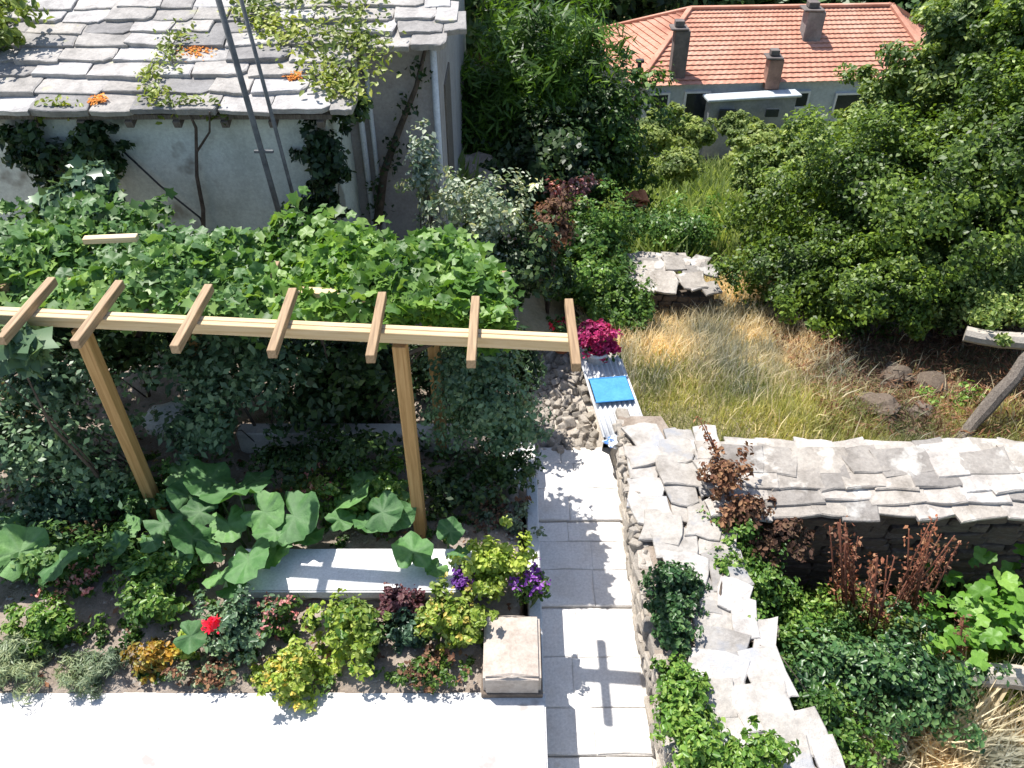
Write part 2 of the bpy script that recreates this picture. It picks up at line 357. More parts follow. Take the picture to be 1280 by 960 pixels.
# path: bed of mortar in three gentle steps, flagstones as pieces
pw = link('walkway', None); pw['kind'] = 'structure'; pw.empty_display_size = .1
lev = [(-1.5, 2.95, -.66), (2.95, 4.3, -.635), (4.3, 5.3, -.61), (5.3, 6.35, -.58)]
for a, b, z in lev:
    part('path_bed', box_mesh('path_bed', (.69, (a+b)/2, z-.237), (.92, b-a, .46), M['mortar'], .006), pw)
    y = a+.002
    while y < b-.08:
        h = min(random.uniform(.3, .48), b-.004-y)
        if b-.004-y-h < .12: h = b-.004-y
        cuts = [.25, .25+random.uniform(.26, .54), 1.1]
        for x0, x1 in zip(cuts[:-1], cuts[1:]):
            w, d = x1-x0-.006, h-.006
            pts = [(-w/2, -d/2), (0, -d/2+random.uniform(-.008, .008)), (w/2, -d/2), (w/2+random.uniform(-.008, .004), 0), (w/2, d/2), (random.uniform(-.1, .1), d/2), (-w/2, d/2)]
            pts = [(p[0]+random.uniform(-.006, .006), p[1]+random.uniform(-.006, .006)) for p in pts]
            part('flagstone', slab_mesh('flagstone', pts, .06, M['flag'], 0, .01), pw, loc=((x0+x1)/2, y+h/2, z+random.uniform(.004, .008)), rot=(random.uniform(-.004, .004), random.uniform(-.004, .004), 0))
        y += h
# landing between path and bed
ld = link('landing', None); ld['kind'] = 'structure'; ld.empty_display_size = .1
part('landing_bed', box_mesh('landing_bed', (-.03, 5.9, -.42), (.52, .95, .3), M['mortar'], .006), ld)
for k, (x, y) in enumerate([(-.17, 5.62), (.1, 5.58), (-.15, 5.98), (.11, 5.95), (-.02, 6.25)]):
    part('flagstone', slab_mesh('flagstone', irregular_poly(8, .27, .35, .08), .05, M['flag'], 0, .01), ld, loc=(x, y, -.26+.004*k))

# ------------------------------------------------------------------ rough walls on the right of the path
def stones_on_face(parent, p0, p1, z0, z1, course, meshes, nrm, lenr=(.12, .3), dep=.16, top_var=0):
    """courses of single stones along p0->p1; nrm points out of the face"""
    p0 = Vector((*p0, 0)); p1 = Vector((*p1, 0)); L = (p1-p0).length; u = (p1-p0)/L
    ang = math.atan2(u.y, u.x); z = z0; cnt = 0
    while z < z1-.03:
        h = course*random.uniform(.75, 1.3); s = random.uniform(0, .1)
        while s < L:
            w = random.uniform(*lenr)
            q = p0+u*(s+w/2)+Vector((*nrm, 0))*random.uniform(-.03, .02)
            part('stone', random.choice(meshes), parent, loc=(q.x, q.y, z+h/2), rot=(random.uniform(-.08, .08), random.uniform(-.08, .08), ang+random.uniform(-.1, .1)), sc=(w*.97, dep, h*.95))
            s += w; cnt += 1
        z += h
    return cnt
# dividing wall between path and sunken yard, its top laid with big slabs
w1 = thing('dry_stone_wall', 'low rubble wall capped with pale flat slabs running beside the white path', 'wall', (1.2, 4.2, -1.4))
def wpart(name, me, parent, world, **k):
    return part(name, me, parent, loc=tuple(Vector(world)-parent.location), **k)
cl = [(1.08, 6.45), (1.1, 5.6), (1.08, 4.7), (1.08, 3.6), (1.12, 2.6), (1.2, 1.4)]
cr_ = [(1.75, 6.45), (1.95, 5.6), (2.0, 4.7), (2.0, 4.1), (2.1, 3.3), (2.35, 2.6), (2.5, 1.4)]
bm = bmesh.new()
core = [(1.14, 1.2), (2.3, 1.2), (2.2, 2.6), (1.95, 3.3), (1.85, 4.1), (1.85, 5.5), (1.6, 6.35), (1.14, 6.35)]
lo = [bm.verts.new((x-1.2, y-4.2, -.2)) for x, y in core]; hi = [bm.verts.new((x-1.2, y-4.2, 1.28)) for x, y in core]
bm.faces.new(hi)
for k in range(len(core)): bm.faces.new((lo[k], lo[(k+1) % 8], hi[(k+1) % 8], hi[k]))
part('wall_core', bm_mesh('wall_core', bm, M['soil']), w1)
w1.location.z = -1.4
def face_world(parent, *a, **k):
    before = set(parent.children); n = stones_on_face(parent, *a, **k)
    for c in parent.children:
        if c not in before: c.location = c.location-parent.location
    return n
face_world(w1, (1.17, 1.3), (1.17, 6.3), -.86, -.14, .1, STONE, (-1, 0), (.09, .24), .13)
def broken_poly(n, w, d, rough_=.07):
    """outline of a split slab: a skewed quadrilateral with chipped, uneven sides"""
    cs = [(sx*w/2*random.uniform(.72, 1.05), sy*d/2*random.uniform(.72, 1.05)) for sx, sy in ((-1, -1), (1, -1), (1, 1), (-1, 1))]
    if random.random() < .5: k = random.randrange(4); cs.insert(k, ((cs[k][0]+cs[k-1][0])/2*1.15, (cs[k][1]+cs[k-1][1])/2*1.15))
    out = []
    for k, c in enumerate(cs):
        e = cs[(k+1) % len(cs)]; m_ = random.choice((2, 3))
        for j in range(m_):
            t = (j+random.uniform(-.2, .2)*(j > 0))/m_
            out.append((c[0]+(e[0]-c[0])*t+random.uniform(-rough_, rough_)*.6, c[1]+(e[1]-c[1])*t+random.uniform(-rough_, rough_)*.6))
    return out
SL = [slab_mesh('slab', broken_poly(0, 1.08, 1.08), .05, M['slab'], 0, .02) for _ in range(16)]
SL2 = [slab_mesh('slab', broken_poly(0, 1.08, 1.08, .1), .05, M['slab2'], 0, .02) for _ in range(16)]
def lay(parent, px, py, z, wpx, hpx, rot=0, tilt=(0, 0), mesh=None, name='slab', th=1):
    """one flat slab, given by where its middle shows and how wide/deep it is there"""
    p = atz(px, py, z); dd = depth(p); w = wpx*dd/F; d = hpx*dd/F/sin(math.atan2(CAMZ-z, p.y))
    return part(name, mesh or random.choice(SL2), parent, loc=tuple(p-parent.location), rot=(tilt[0]+random.uniform(-.03, .03), tilt[1]+random.uniform(-.03, .03), rot), sc=(w, d, th))
near = []
for (xl, xr, yc, z0_) in ((785, 890, 545, -.03), (782, 885, 566, -.03), (784, 880, 588, -.04), (786, 884, 610, -.05), (790, 890, 632, -.05), (800, 900, 656, -.06), (812, 916, 682, -.06), (828, 930, 710, -.06), (850, 935, 740, -.06),
                          (862, 940, 772, -.06), (866, 962, 805, -.05), (868, 982, 840, -.04), (872, 1000, 876, -.03), (880, 1030, 912, -.02), (890, 1045, 950, -.01), (890, 1060, 990, 0), (880, 1080, 1040, 0)):
    x_ = xl; hp = 26+(yc-545)*.07
    while x_ < xr-12:
        w_ = min(random.uniform(34, 62)*(1+(yc-545)*.0012), xr-x_+8); near.append((x_+w_/2, yc+random.uniform(-6, 6), z0_+random.uniform(-.02, .03), w_*1.02, hp*random.uniform(.95, 1.35), random.uniform(-.35, .35), (random.uniform(-.05, .07), random.uniform(-.05, .05)))); x_ += w_
for a in near:
    lay(w1, *a[:5], rot=a[5], tilt=a[6], th=random.uniform(.5, 1))
for k in range(150):       # small stones between the slabs
    y = random.uniform(2.0, 6.2); x = random.uniform(1.1, 1.24 if y > 4.6 else 1.5)
    s = random.uniform(.03, .1)
    part('stone', random.choice(STONE), w1, loc=(x-1.2, y-4.2, 1.27), rot=(random.uniform(0, 3), random.uniform(0, 3), random.uniform(0, 3)), sc=(s, s*1.2, s*.7))
# slab-roofed back wall of the yard
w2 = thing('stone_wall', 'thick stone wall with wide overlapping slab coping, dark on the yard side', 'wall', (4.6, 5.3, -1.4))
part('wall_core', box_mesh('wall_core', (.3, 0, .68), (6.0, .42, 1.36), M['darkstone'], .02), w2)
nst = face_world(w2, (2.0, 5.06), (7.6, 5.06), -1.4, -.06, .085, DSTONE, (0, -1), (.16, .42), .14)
x = 1.9
rows = [(4.99, -.01, .32), (5.14, .035, .34), (5.29, .075, .34), (5.45, .1, .34), (5.62, .075, .32)]
for ri, (yy, zz, dd) in enumerate(rows):
    x = 1.75+random.uniform(0, .3)
    while x < 8.2:
        w = random.uniform(.26, .5)
        part('slab', random.choice(SL), w2, loc=(x+w/2-4.6, yy-5.3+random.uniform(-.03, .03), zz+1.42), rot=(random.uniform(.02, .15)*(1 if ri < 4 else -1), random.uniform(-.04, .04), random.uniform(-.16, .16)), sc=(w*1.2, dd*random.uniform(.9, 1.2), random.uniform(.6, 1.0)))
        x += w

# rubble slope and low wall carrying the corrugated sheet
w3 = thing('rubble_wall', 'crumbling low wall of small stones at the far end of the white path', 'wall', (.75, 7, -.7))
def w3h(a, b): return np.where(np.asarray(a) > .24, .46, .1+.32*sstep(-.6, .5, b)*sstep(-.75, .1, a))
ga = np.array([-.62, -.4, -.2, 0, .12, .22, .26, .5, .75]); gb = np.linspace(-.72, 1.05, 12); A_, B_ = np.meshgrid(ga, gb); H_ = w3h(A_, B_); H_[(A_ < -.6) | (A_ > .74)] = -.5; H_[-1] = -.5; H_[0, :6] = -.2
q_ = (np.arange(11)[:, None]*9+np.arange(8)[None]).ravel()
part('wall_core', np_mesh('wall_core', np.stack([A_, B_, H_], -1).reshape(-1, 3), np.stack([q_, q_+1, q_+10, q_+9], 1), M['rubble']), w3)
for k in range(330):
    a = random.uniform(-.6, .2); b = random.uniform(-.7, 1.0); s = random.uniform(.035, .11)
    zt = float(w3h(a, b))+.01
    part('stone', random.choice(STONE), w3, loc=(a, b, zt+random.uniform(-.03, .02)), rot=(random.uniform(0, 3), random.uniform(0, 3), random.uniform(0, 3)), sc=(s, s*1.3, s*.8))
# corrugated sheet + blue panel
def corrugated(w, l, n, amp, th, seg=6):
    bm = bmesh.new(); cols = n*seg+1
    for side, zo in ((1, 0), (-1, -th)):
        pass
    g = []
    for j, y in enumerate((-l/2, 0, l/2)):
        g.append([[bm.verts.new((-w/2+w*i/(cols-1), y, amp*sin(2*pi*i/seg)+zo)) for i in range(cols)] for zo in (0, -th)])
    for j in range(2):
        for i in range(cols-1):
            bm.faces.new((g[j][0][i], g[j][0][i+1], g[j+1][0][i+1], g[j+1][0][i]))
            bm.faces.new((g[j][1][i+1], g[j][1][i], g[j+1][1][i], g[j+1][1][i+1]))
        for i in (0, cols-1): bm.faces.new((g[j][0][i], g[j+1][0][i], g[j+1][1][i], g[j][1][i]))
    for j in (0, 2):
        for i in range(cols-1): bm.faces.new((g[j][0][i], g[j][1][i], g[j][1][i+1], g[j][0][i+1]))
    return bm
pb = atz(783, 546, -.18); pt = atz(750, 446, -.16); mid = (pb+pt)/2; dv = pt-pb
sh = link('corrugated_sheet', bm_mesh('corrugated_sheet', corrugated(.5, dv.length, 9, .018, .004), M['sheet'], True), None, mid, (0, 0, math.atan2(dv.y, dv.x)-pi/2))
sh['label'] = 'long white corrugated sheet lying along the wall beyond the path'; sh['category'] = 'corrugated sheet'
bp_ = atz(764, 487, -.12)
bl = thing('blue_panel', 'bright blue rectangular plastic panel lying on the white corrugated sheet', 'plastic panel', bp_, rotz=math.atan2(dv.y, dv.x)-pi/2)
part('board', box_mesh('board', (0, 0, 0), (.44, .42, .02), M['blue'], .01, 2), bl)
for s in (-1, 1): part('rim', box_mesh('rim', (0, s*.2, .008), (.445, .02, .016), M['blue'], .006), bl)
p = atz(766, 552, -.2)
cl_ = thing('crumpled_cloth', 'small crumpled blue and white bag at the foot of the corrugated sheet', 'plastic bag', p)
bm = bmesh.new(); bmesh.ops.create_icosphere(bm, subdivisions=3, radius=.09)
for v in bm.verts:
    q = v.co.copy(); v.co *= 1+.35*sin(q.x*60)*cos(q.y*50+q.z*40); v.co.z *= .5; v.co.z = max(v.co.z, -.03)
cm = surf('blue_white_plastic', [(.44, (.06, .2, .6)), (.5, (.75, .78, .8))], 9, .5, .3, .005, 40)
part('bag', bm_mesh('bag', bm, cm), cl_)

# stone hut roof in the field
def slab_heap(label, px, py, Y, wpx, ):
    p = aty(px, py, Y); w = wpx*depth(p)/F; g = tz(p.x, p.y)
    t = thing('stone_shed', label, 'stone shed', (p.x, p.y, g-.05)); h = p.z-g+.05
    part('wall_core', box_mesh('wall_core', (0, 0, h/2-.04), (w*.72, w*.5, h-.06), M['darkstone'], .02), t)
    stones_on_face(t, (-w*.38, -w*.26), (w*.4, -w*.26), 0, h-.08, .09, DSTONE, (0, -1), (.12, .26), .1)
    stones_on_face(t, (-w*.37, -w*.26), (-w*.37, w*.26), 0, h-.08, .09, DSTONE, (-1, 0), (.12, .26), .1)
    for k in range(34):
        a = random.uniform(-.5, .5)*w*.92; b = -.34*w+.78*w*(k/34)
        s = random.uniform(.24, .4)
        part('slab', random.choice(SL), t, loc=(a, b, h+.02+.08*(1-abs(a)/w*2)+.004*k*(k < 20)+.08-.004*max(k-20, 0)+random.uniform(-.01, .01)), rot=(random.uniform(.1, .2), a*.12, random.uniform(-.5, .5)), sc=(s, s*.9, .7))
slab_heap('small low shed roofed with grey stone slabs in the dry field', 838, 350, 10.2, 105)

# ------------------------------------------------------------------ white low wall in the bed, travertine block
t = thing('garden_wall', 'low white painted slab crossing the garden bed, striped by beam shadows', 'garden wall', (-1.3, 4.1, 0))
part('coping', box_mesh('coping', (0, 0, .15), (2.1, .44, .1), M['whitewash'], .012, 2), t)
part('footing', box_mesh('footing', (0, 0, .05), (2.0, .36, .12), M['concrete'], .01), t)
t = thing('stone_block', 'pale ridged travertine block at the terrace corner beside the path', 'stone block', (0, 3.36, 0))
bm = bmesh.new(); w, d = .215, .27
v = [bm.verts.new(q) for q in ((-w, -d, .0), (w, -d, .0), (w, d, .0), (-w, d, .0), (-w, -d, .24), (w, -d, .24), (w, d, .24), (-w, d, .24), (0, -d+.02, .258), (0, d-.02, .258))]
for f in ((0, 3, 2, 1), (0, 1, 5, 4), (1, 2, 6, 5), (2, 3, 7, 6), (3, 0, 4, 7), (4, 5, 8), (6, 7, 9), (5, 6, 9, 8), (7, 4, 8, 9)): bm.faces.new([v[k] for k in f])
bmesh.ops.bevel(bm, geom=bm.edges[:], offset=.02, segments=2, affect='EDGES')
part('block', bm_mesh('block', bm, M['stonecap']), t)
part('plinth', box_mesh('plinth', (0, -.0, .02), (.46, .57, .05), M['darkstone'], .006), t)

# ------------------------------------------------------------------ pergola
A = Vector((-5.2, 4.98, 2.22)); Bp = Vector((.43, 4.53, 2.22)); u = (Bp-A).normalized(); L = (Bp-A).length; yaw = math.atan2(u.y, u.x)
pg = thing('pergola', 'new pine pergola with pale front beam and short brown cross rafters', 'pergola', (-1, 4.6, 0))
nv = Vector((-u.y, u.x, 0))
def loc_on(s, off=0, z=0): return A+u*s+nv*off+Vector((0, 0, z))-pg.location
for off in (-.028, .028):
    part('beam', box_mesh('beam', (0, 0, 0), (L, .05, .09), M['beam'], .004), pg, loc=loc_on(L/2, off, 0), rot=(0, 0, yaw))
for px in (25, 118, 240, 355, 473, 593, 715, -80):
    q = atz(px, 400 if px < 600 else 413, 2.3); s = (q.x-A.x)/u.x
    part('rafter', box_mesh('rafter', (0, 0, 0), (.062, .78, .07), M['rafter'], .004), pg, loc=loc_on(s, -.02 if px != 715 else 0, .082), rot=(0, 0, random.uniform(-.03, .03)))
for px, py in ((112, 402), (503, 420), (-230, 380)):
    q = atz(px, py, 2.1); s = (q.x-A.x)/u.x; q = loc_on(s, 0, 0)
    part('post', box_mesh('post', (0, 0, 0), (.1, .1, 2.2), M['post'], .005), pg, loc=(q.x, q.y, 1.04), rot=(0, 0, yaw))
# rear row
pg2 = thing('pergola', 'lower rear pergola row half buried in grape leaves behind the front beam', 'pergola', (-2, 5.9, 0))
for k in range(1): part('beam', box_mesh('beam', (0, 0, 0), (6.0, .1, .12), M['beam'], .004), pg2, loc=(-1.0, 0, 1.78), rot=(0, 0, yaw))
for xx in (-5.4, -4.35, -3.3, -2.1, -1.1, -.08): part('rafter', box_mesh('rafter', (0, 0, 0), (.075, .62, .085), M['rafter'], .004), pg2, loc=(xx+2, -(xx+3)*.08+.0, 1.883))
for xx in (-5.0, -2.9, -.7): part('post', box_mesh('post', (0, 0, 0), (.11, .11, 1.72), M['post'], .005), pg2, loc=(xx+2, -(xx+3)*.08, .86))
for (x0, y0, x1, y1) in ((105, 300, 172, 297),):
    a_ = atz(x0, y0, 2.28); b_ = atz(x1, y1, 2.28); c_ = (a_+b_)/2
    part('rafter', box_mesh('rafter', (0, 0, 0), ((b_-a_).length, .07, .05), M['beam'], .004), pg2, loc=tuple(c_-pg2.location), rot=(0, 0, math.atan2((b_-a_).y, (b_-a_).x)))

# ------------------------------------------------------------------ stone-roofed house on the left
h = thing('stone_roofed_house', 'pale plastered house with a grey stone slab roof overgrown by creeper', 'house', (-4, 10.5, 0))
def hb(name, x0, x1, y0, y1, z0, z1, mat, bev=.01): return part(name, box_mesh(name, ((x0+x1)/2+4, (y0+y1)/2-10.5, (z0+z1)/2), (x1-x0, y1-y0, z1-z0), mat, bev), h)
SLP = .326; PIT = math.atan(SLP)
def rz(y): return 2.50+SLP*(y-8.1)
bm = bmesh.new()
def prism(bm, x0, x1, y0, y1, zt0, zt1, z0=-.3):
    v = [bm.verts.new((a+4, b-10.5, c)) for a, b, c in ((x0, y0, z0), (x1, y0, z0), (x1, y1, z0), (x0, y1, z0), (x0, y0, zt0), (x1, y0, zt0), (x1, y1, zt1), (x0, y1, zt1))]
    for f in ((0, 3, 2, 1), (4, 5, 6, 7), (0, 1, 5, 4), (1, 2, 6, 5), (2, 3, 7, 6), (3, 0, 4, 7)): bm.faces.new([v[k] for k in f])
prism(bm, -11, -1.98, 8.32, 9.47, rz(8.32)-.1, rz(9.47)-.1)
part('front_wall', bm_mesh('front_wall', bm, M['plaster']), h)
bm = bmesh.new(); prism(bm, -11, -.86, 9.475, 12.5, rz(9.475)-.1, rz(12.5)-.1); prism(bm, -11, -.86, 12.502, 15.5, rz(12.5)-.1, rz(9.5)-.1)
part('side_wall', bm_mesh('side_wall', bm, M['lilac']), h)
bm = bmesh.new()   # roof deck (L shaped) just under the slabs
def deck(bm, x0, x1, y0, y1, f=rz):
    v = [bm.verts.new((a+4, b-10.5, f(b)+dz)) for dz in (-.09, -.04) for a, b in ((x0, y0), (x1, y0), (x1, y1), (x0, y1))]
    for q in ((0, 3, 2, 1), (4, 5, 6, 7), (0, 1, 5, 4), (1, 2, 6, 5), (2, 3, 7, 6), (3, 0, 4, 7)): bm.faces.new([v[k] for k in q])
deck(bm, -11.2, -1.88, 8.14, 9.3); deck(bm, -11.2, -.8, 9.3, 12.5); deck(bm, -11.2, -.8, 12.5, 15.8, lambda y: rz(25-y))
roof = part('roof', bm_mesh('roof', bm, M['oldwood']), h)
RS = []
for _ in range(10):
    w, d = 1, 1
    pts = [(-.5+random.uniform(-.03, .05), -.5+random.uniform(-.06, .05)), (random.uniform(-.2, .2), -.5+random.uniform(-.05, .03)), (.5+random.uniform(-.05, .03), -.5+random.uniform(-.06, .06)), (.5, 0), (.48, .5), (-.48, .5), (-.5, random.uniform(-.2, .2))]
    if random.random() < .5: pts[2] = (.36, -.5); pts.insert(3, (.5, -.34))
    pts2 = []
    for a, b in zip(pts, pts[1:]+pts[:1]):
        pts2.append(a); pts2.append(((a[0]+b[0])/2+random.uniform(-.025, .025), (a[1]+b[1])/2+random.uniform(-.045, .045)))
    RS.append(slab_mesh('roof_slab', pts2, .06, M['roofslab'], 0, .008))
y = 8.22; n = 0
while y < 12.5:
    row = .27 if y < 8.6 else random.uniform(.2, .26)
    x = -6.9+random.uniform(0, .3)
    while x < (-1.85 if y < 9.22 else -.75):
        w = random.uniform(.34, .72)
        lim = (-1.78 if y < 9.22 else -.72)
        if x+w > lim: w = max(lim-x, .25)
        o = part('roof_slab', random.choice(RS), roof, loc=(x+w/2+4, y-10.5+.05+random.uniform(-.02, .02), rz(y)+.055+random.uniform(-.012, .025)), rot=(PIT-.12+random.uniform(-.045, .04), random.uniform(-.035, .035), random.uniform(-.08, .08)), sc=(w*.99, .44+random.uniform(-.03, .04), random.uniform(.8, 1.4)))
        n += 1; x += w
    y += row
for k in range(int(9/.5)): part('rafter_end', box_mesh('rafter_end', (0, 0, 0), (.08, .3, .08), M['oldwood'], .005), h, loc=(-10.5+k*.5+4, 8.27-10.5, rz(8.27)-.14), rot=(PIT, 0, 0))
def pipe(name, a, b, r, mat, parent, label=None):
    bm = bmesh.new(); add_tube(bm, [Vector(a)-parent.location, Vector(b)-parent.location], r, 10); return part(name, bm_mesh(name, bm, mat, True), parent, label=label)
p1 = aty(449, 150, 9.3); pipe('downpipe', (p1.x, 9.42, 0), (p1.x, 9.42, 2.75), .035, M['whitepaint'], h)
p1 = aty(462, 150, 9.3); pipe('downpipe', (p1.x-.0, 9.43, 0), (p1.x, 9.43, 2.8), .028, M['whitepaint'], h)
pipe('downpipe', (-.9, 9.4, 0), (-.9, 9.4, 2.85), .04, M['whitepaint'], h)
hb('side_door', -.868, -.84, 10.1, 11.0, 0, 2.1, M['oldwood'])
# pipe frame in front of the wall
pf = thing('pipe_frame', 'pair of tall weathered grey pipes rising past the stone roof eave', 'pipe frame', (-2.45, 7.85, 0))
pipe('pipe', (-2.42, 7.85, -.1), (-2.76, 7.85, 4.7), .03, M['metal'], pf); pipe('pipe', (-2.22, 7.85, -.1), (-2.55, 7.85, 4.7), .02, M['metal'], pf)
part('clamp', box_mesh('clamp', (-.11, 0, 2.2), (.2, .03, .03), M['metal'], .004), pf)
# dangling cable and vine stems on the wall
bm = bmesh.new(); add_tube(bm, [aty(155, 188, 8.28)-Vector((0, .02, 0)), aty(200, 232, 8.26), aty(250, 272, 8.24), aty(262, 300, 8.22)], .012, 5)
o = link('loose_cable', bm_mesh('loose_cable', bm, M['darkmetal'], True)); o['label'] = 'dark cable sagging diagonally across the pale house wall'; o['category'] = 'cable'
bm = bmesh.new()
add_tube(bm, [aty(255, 330, 8.2), aty(254, 262, 8.24), aty(246, 220, 8.24), aty(245, 160, 8.2), aty(236, 140, 8.05)], [.03, .026, .022, .018, .01], 6)
add_tube(bm, [aty(246, 190, 8.23), aty(262, 165, 8.2), aty(262, 140, 8.0)], [.014, .012, .008], 6)
cv = thing('climbing_vine', 'thin bare vine stem climbing the pale wall onto the slab roof', 'climbing plant', (0, 0, 0)); part('stem', bm_mesh('stem', bm, M['bark'], True), cv)
def roof_creeper(parent, strokes, mat, n_per, leaf, spread, kind='fold'):
    P = []
    for (x0, y0, x1, y1) in strokes:
        for k in range(n_per):
            t_ = random.random(); px = x0+(x1-x0)*t_+random.gauss(0, spread); py = y0+(y1-y0)*t_+random.gauss(0, spread*.6)
            d = ray(px, py); # hit the roof plane
            tt = (rz(0)+.06-CAMZ)/(d.z-SLP*d.y); q = d*tt+Vector((0, 0, CAMZ))
            if q.y < 8.15: q = aty(px, py, 8.12)
            P.append((q.x, q.y, q.z+random.uniform(.0, .12)))
    P = np.array(P); N = np.tile((0, -.3, 1.), (len(P), 1))+rng.normal(size=(len(P), 3))*.5
    part('foliage', leaves('foliage', P, N, leaf, G[mat], kind), parent, True)
roof_creeper(cv, [(215, 45, 185, 140), (235, 40, 200, 90), (185, 95, 215, 150), (210, 130, 290, 150), (50, 145, 90, 140)], 'creep', 110, .055, 10)
rc = thing('creeper', 'yellow-green creeper sprawling over the right end of the slab roof', 'climbing plant', (0, 0, 0))
roof_creeper(rc, [(320, 5, 470, 12), (330, 25, 380, 70), (380, 40, 470, 60), (420, 60, 445, 130), (395, 90, 440, 120), (300, 0, 340, 40), (430, 20, 480, 90)], 'creep', 215, .065, 16)
for k, (px, py, s, lab) in enumerate([(240, 64, .2, 'largest orange lichen clump, near the middle of the slab roof'), (122, 125, .08, 'orange lichen clump on the lowest row of the slab roof'), (368, 95, .07, 'small orange lichen clump beside the creeper on the slab roof')]):
    d = ray(px, py); tt = (rz(0)+.07-CAMZ)/(d.z-SLP*d.y); q = d*tt+Vector((0, 0, CAMZ))
    P = rng.normal(size=(200, 3))*np.array((s*.42, s*.3, .006))+np.array([(0, 0, 0), (s*.5, s*.1, 0), (-s*.4, -s*.2, 0), (s*.1, s*.45, 0)])[rng.integers(0, 4, 200)]; P[:, 2] += P[:, 1]*SLP
    lm = leafm('orange_lichen_flake', (.4, .12, .02), (.55, .2, .035), (.6, .3, .1), .1, .9) if k == 0 else bpy.data.materials['orange_lichen_flake']
    o = link('lichen_patch', leaves('lichen_patch', P, np.tile((0, -.3, 1.), (200, 1))+rng.normal(size=(200, 3))*.08, .03, lm, 'fold'), None, q); o['label'] = lab; o['category'] = 'lichen'; o['group'] = 'orange lichen clumps on the slab roof'; o['kind'] = 'stuff'

# ------------------------------------------------------------------ far house
fh = thing('tiled_house', 'distant low house with orange tiled hip roof and blue-grey walls', 'house', (10, 35, -8.4))
FO = fh.location
a_, b_, c_, d_ = Vector((4.95, 32, -5.6)), Vector((17.5, 33, -5.6)), Vector((19.6, 39.6, -5.6)), Vector((3, 38.8, -5.6))
r1, r2 = Vector((7.7, 36.8, -3.95)), Vector((16.4, 37.0, -3.87))
ctr = (a_+b_+c_+d_)/4
def inset(p, k=.93): q = ctr+(p-ctr)*k; return q
bm = bmesh.new(); lo = [bm.verts.new(Vector((q.x, q.y, -9.3))-FO) for q in map(inset, (a_, b_, c_, d_))]; hi = [bm.verts.new(Vector((q.x, q.y, -5.62))-FO) for q in map(inset, (a_, b_, c_, d_))]
bm.faces.new(hi); bm.faces.new(lo[::-1])
for k in range(4): bm.faces.new((lo[k], lo[(k+1) % 4], hi[(k+1) % 4], hi[k]))
part('wall', bm_mesh('wall', bm, M['farwall']), fh)
def tiled(quad, rows, cols):
    """stepped, rolled tile rows; quad = eave left, eave right, ridge right, ridge left"""
    e0, e1, t1, t0 = [Vector(q)-FO for q in quad]; nrm = (e1-e0).cross(t0-e0 if (t0-e0).length > .1 else t1-e0).normalized()
    V = []; Fq = []
    for r_ in range(rows):
        for end in (0, 1):
            t_ = (r_+end)/rows
            L0 = e0.lerp(t0, t_); R0 = e1.lerp(t1, t_); up = .07 if end == 0 else .02
            for k in range(cols+1):
                p = L0.lerp(R0, k/cols)+nrm*(up+.02*(k % 2)); V.append(p)
        base = r_*2*(cols+1)
        for k in range(cols): Fq.append((base+k, base+k+1, base+cols+1+k+1, base+cols+1+k))
        if r_:
            pb_ = base-(cols+1)
            for k in range(cols): Fq.append((pb_+k, pb_+k+1, base+k+1, base+k))
    me = np_mesh('roof_tiles', np.array([tuple(v) for v in V]), np.array(Fq), M['rooftile']); me.shade_flat(); return me
rf = part('roof', tiled((a_, b_, r2, r1), 16, 90), fh, True)
part('roof', tiled((b_, c_, r2+Vector((.01, 0, 0)), r2), 16, 40), fh, True)
part('roof', tiled((d_, a_, r1, r1-Vector((.01, 0, 0))), 16, 40), fh, True)
part('roof', tiled((c_, d_, r1, r2), 16, 60), fh, True)
def bar(parent, p, q, w, hgt, mat, name):
    p, q = Vector(p), Vector(q); d = q-p; rot = d.to_track_quat('X', 'Z').to_matrix()
    m_ = (p+q)/2-parent.location; return part(name, box_mesh(name, m_, (d.length, w, hgt), mat, .02, 1, rot), parent)
for p, q in ((r1, r2), (a_, r1), (b_, r2), (c_, r2), (d_, r1)): bar(fh, p+Vector((0, 0, .1)), q+Vector((0, 0, .1)), .22, .12, M['rooftile'], 'ridge_cap')
def chimney(px0, py0, px1, py1, Y, mat, label):
    top = aty((px0+px1)/2, py0, Y); bot = aty((px0+px1)/2, py1, Y); w = (px1-px0)*depth(top)/F
    c = part('chimney', box_mesh('chimney', ((top+bot)/2+Vector((0, 0, -.15)))-FO, (w, w, top.z-bot.z+.3), mat, .03), fh, label=label)
    part('cap', box_mesh('cap', (top+Vector((0, 0, .05)))-FO, (w*1.15, w*1.15, .08), M['farrust'], .02), c)
    part('flue', box_mesh('flue', (top+Vector((0, 0, .22)))-FO, (w*.6, w*.6, .22), M['farrust'], .02), c)
chimney(839, 36, 858, 104, 32.8, M['farrust'], 'tall dark chimney near the left eave')
chimney(1004, 12, 1026, 50, 35.2, surf('sooty_pale_plaster', [(.3, (.16, .15, .15)), (.7, (.36, .34, .32))], 1.5, .9, .3, .01, 10), 'pale chimney near the ridge')
chimney(958, 72, 976, 100, 32.6, surf('old_brick', [(.3, (.22, .13, .1)), (.7, (.42, .25, .19))], 2, .9, .3, .01, 10), 'short stubby terracotta chimney')
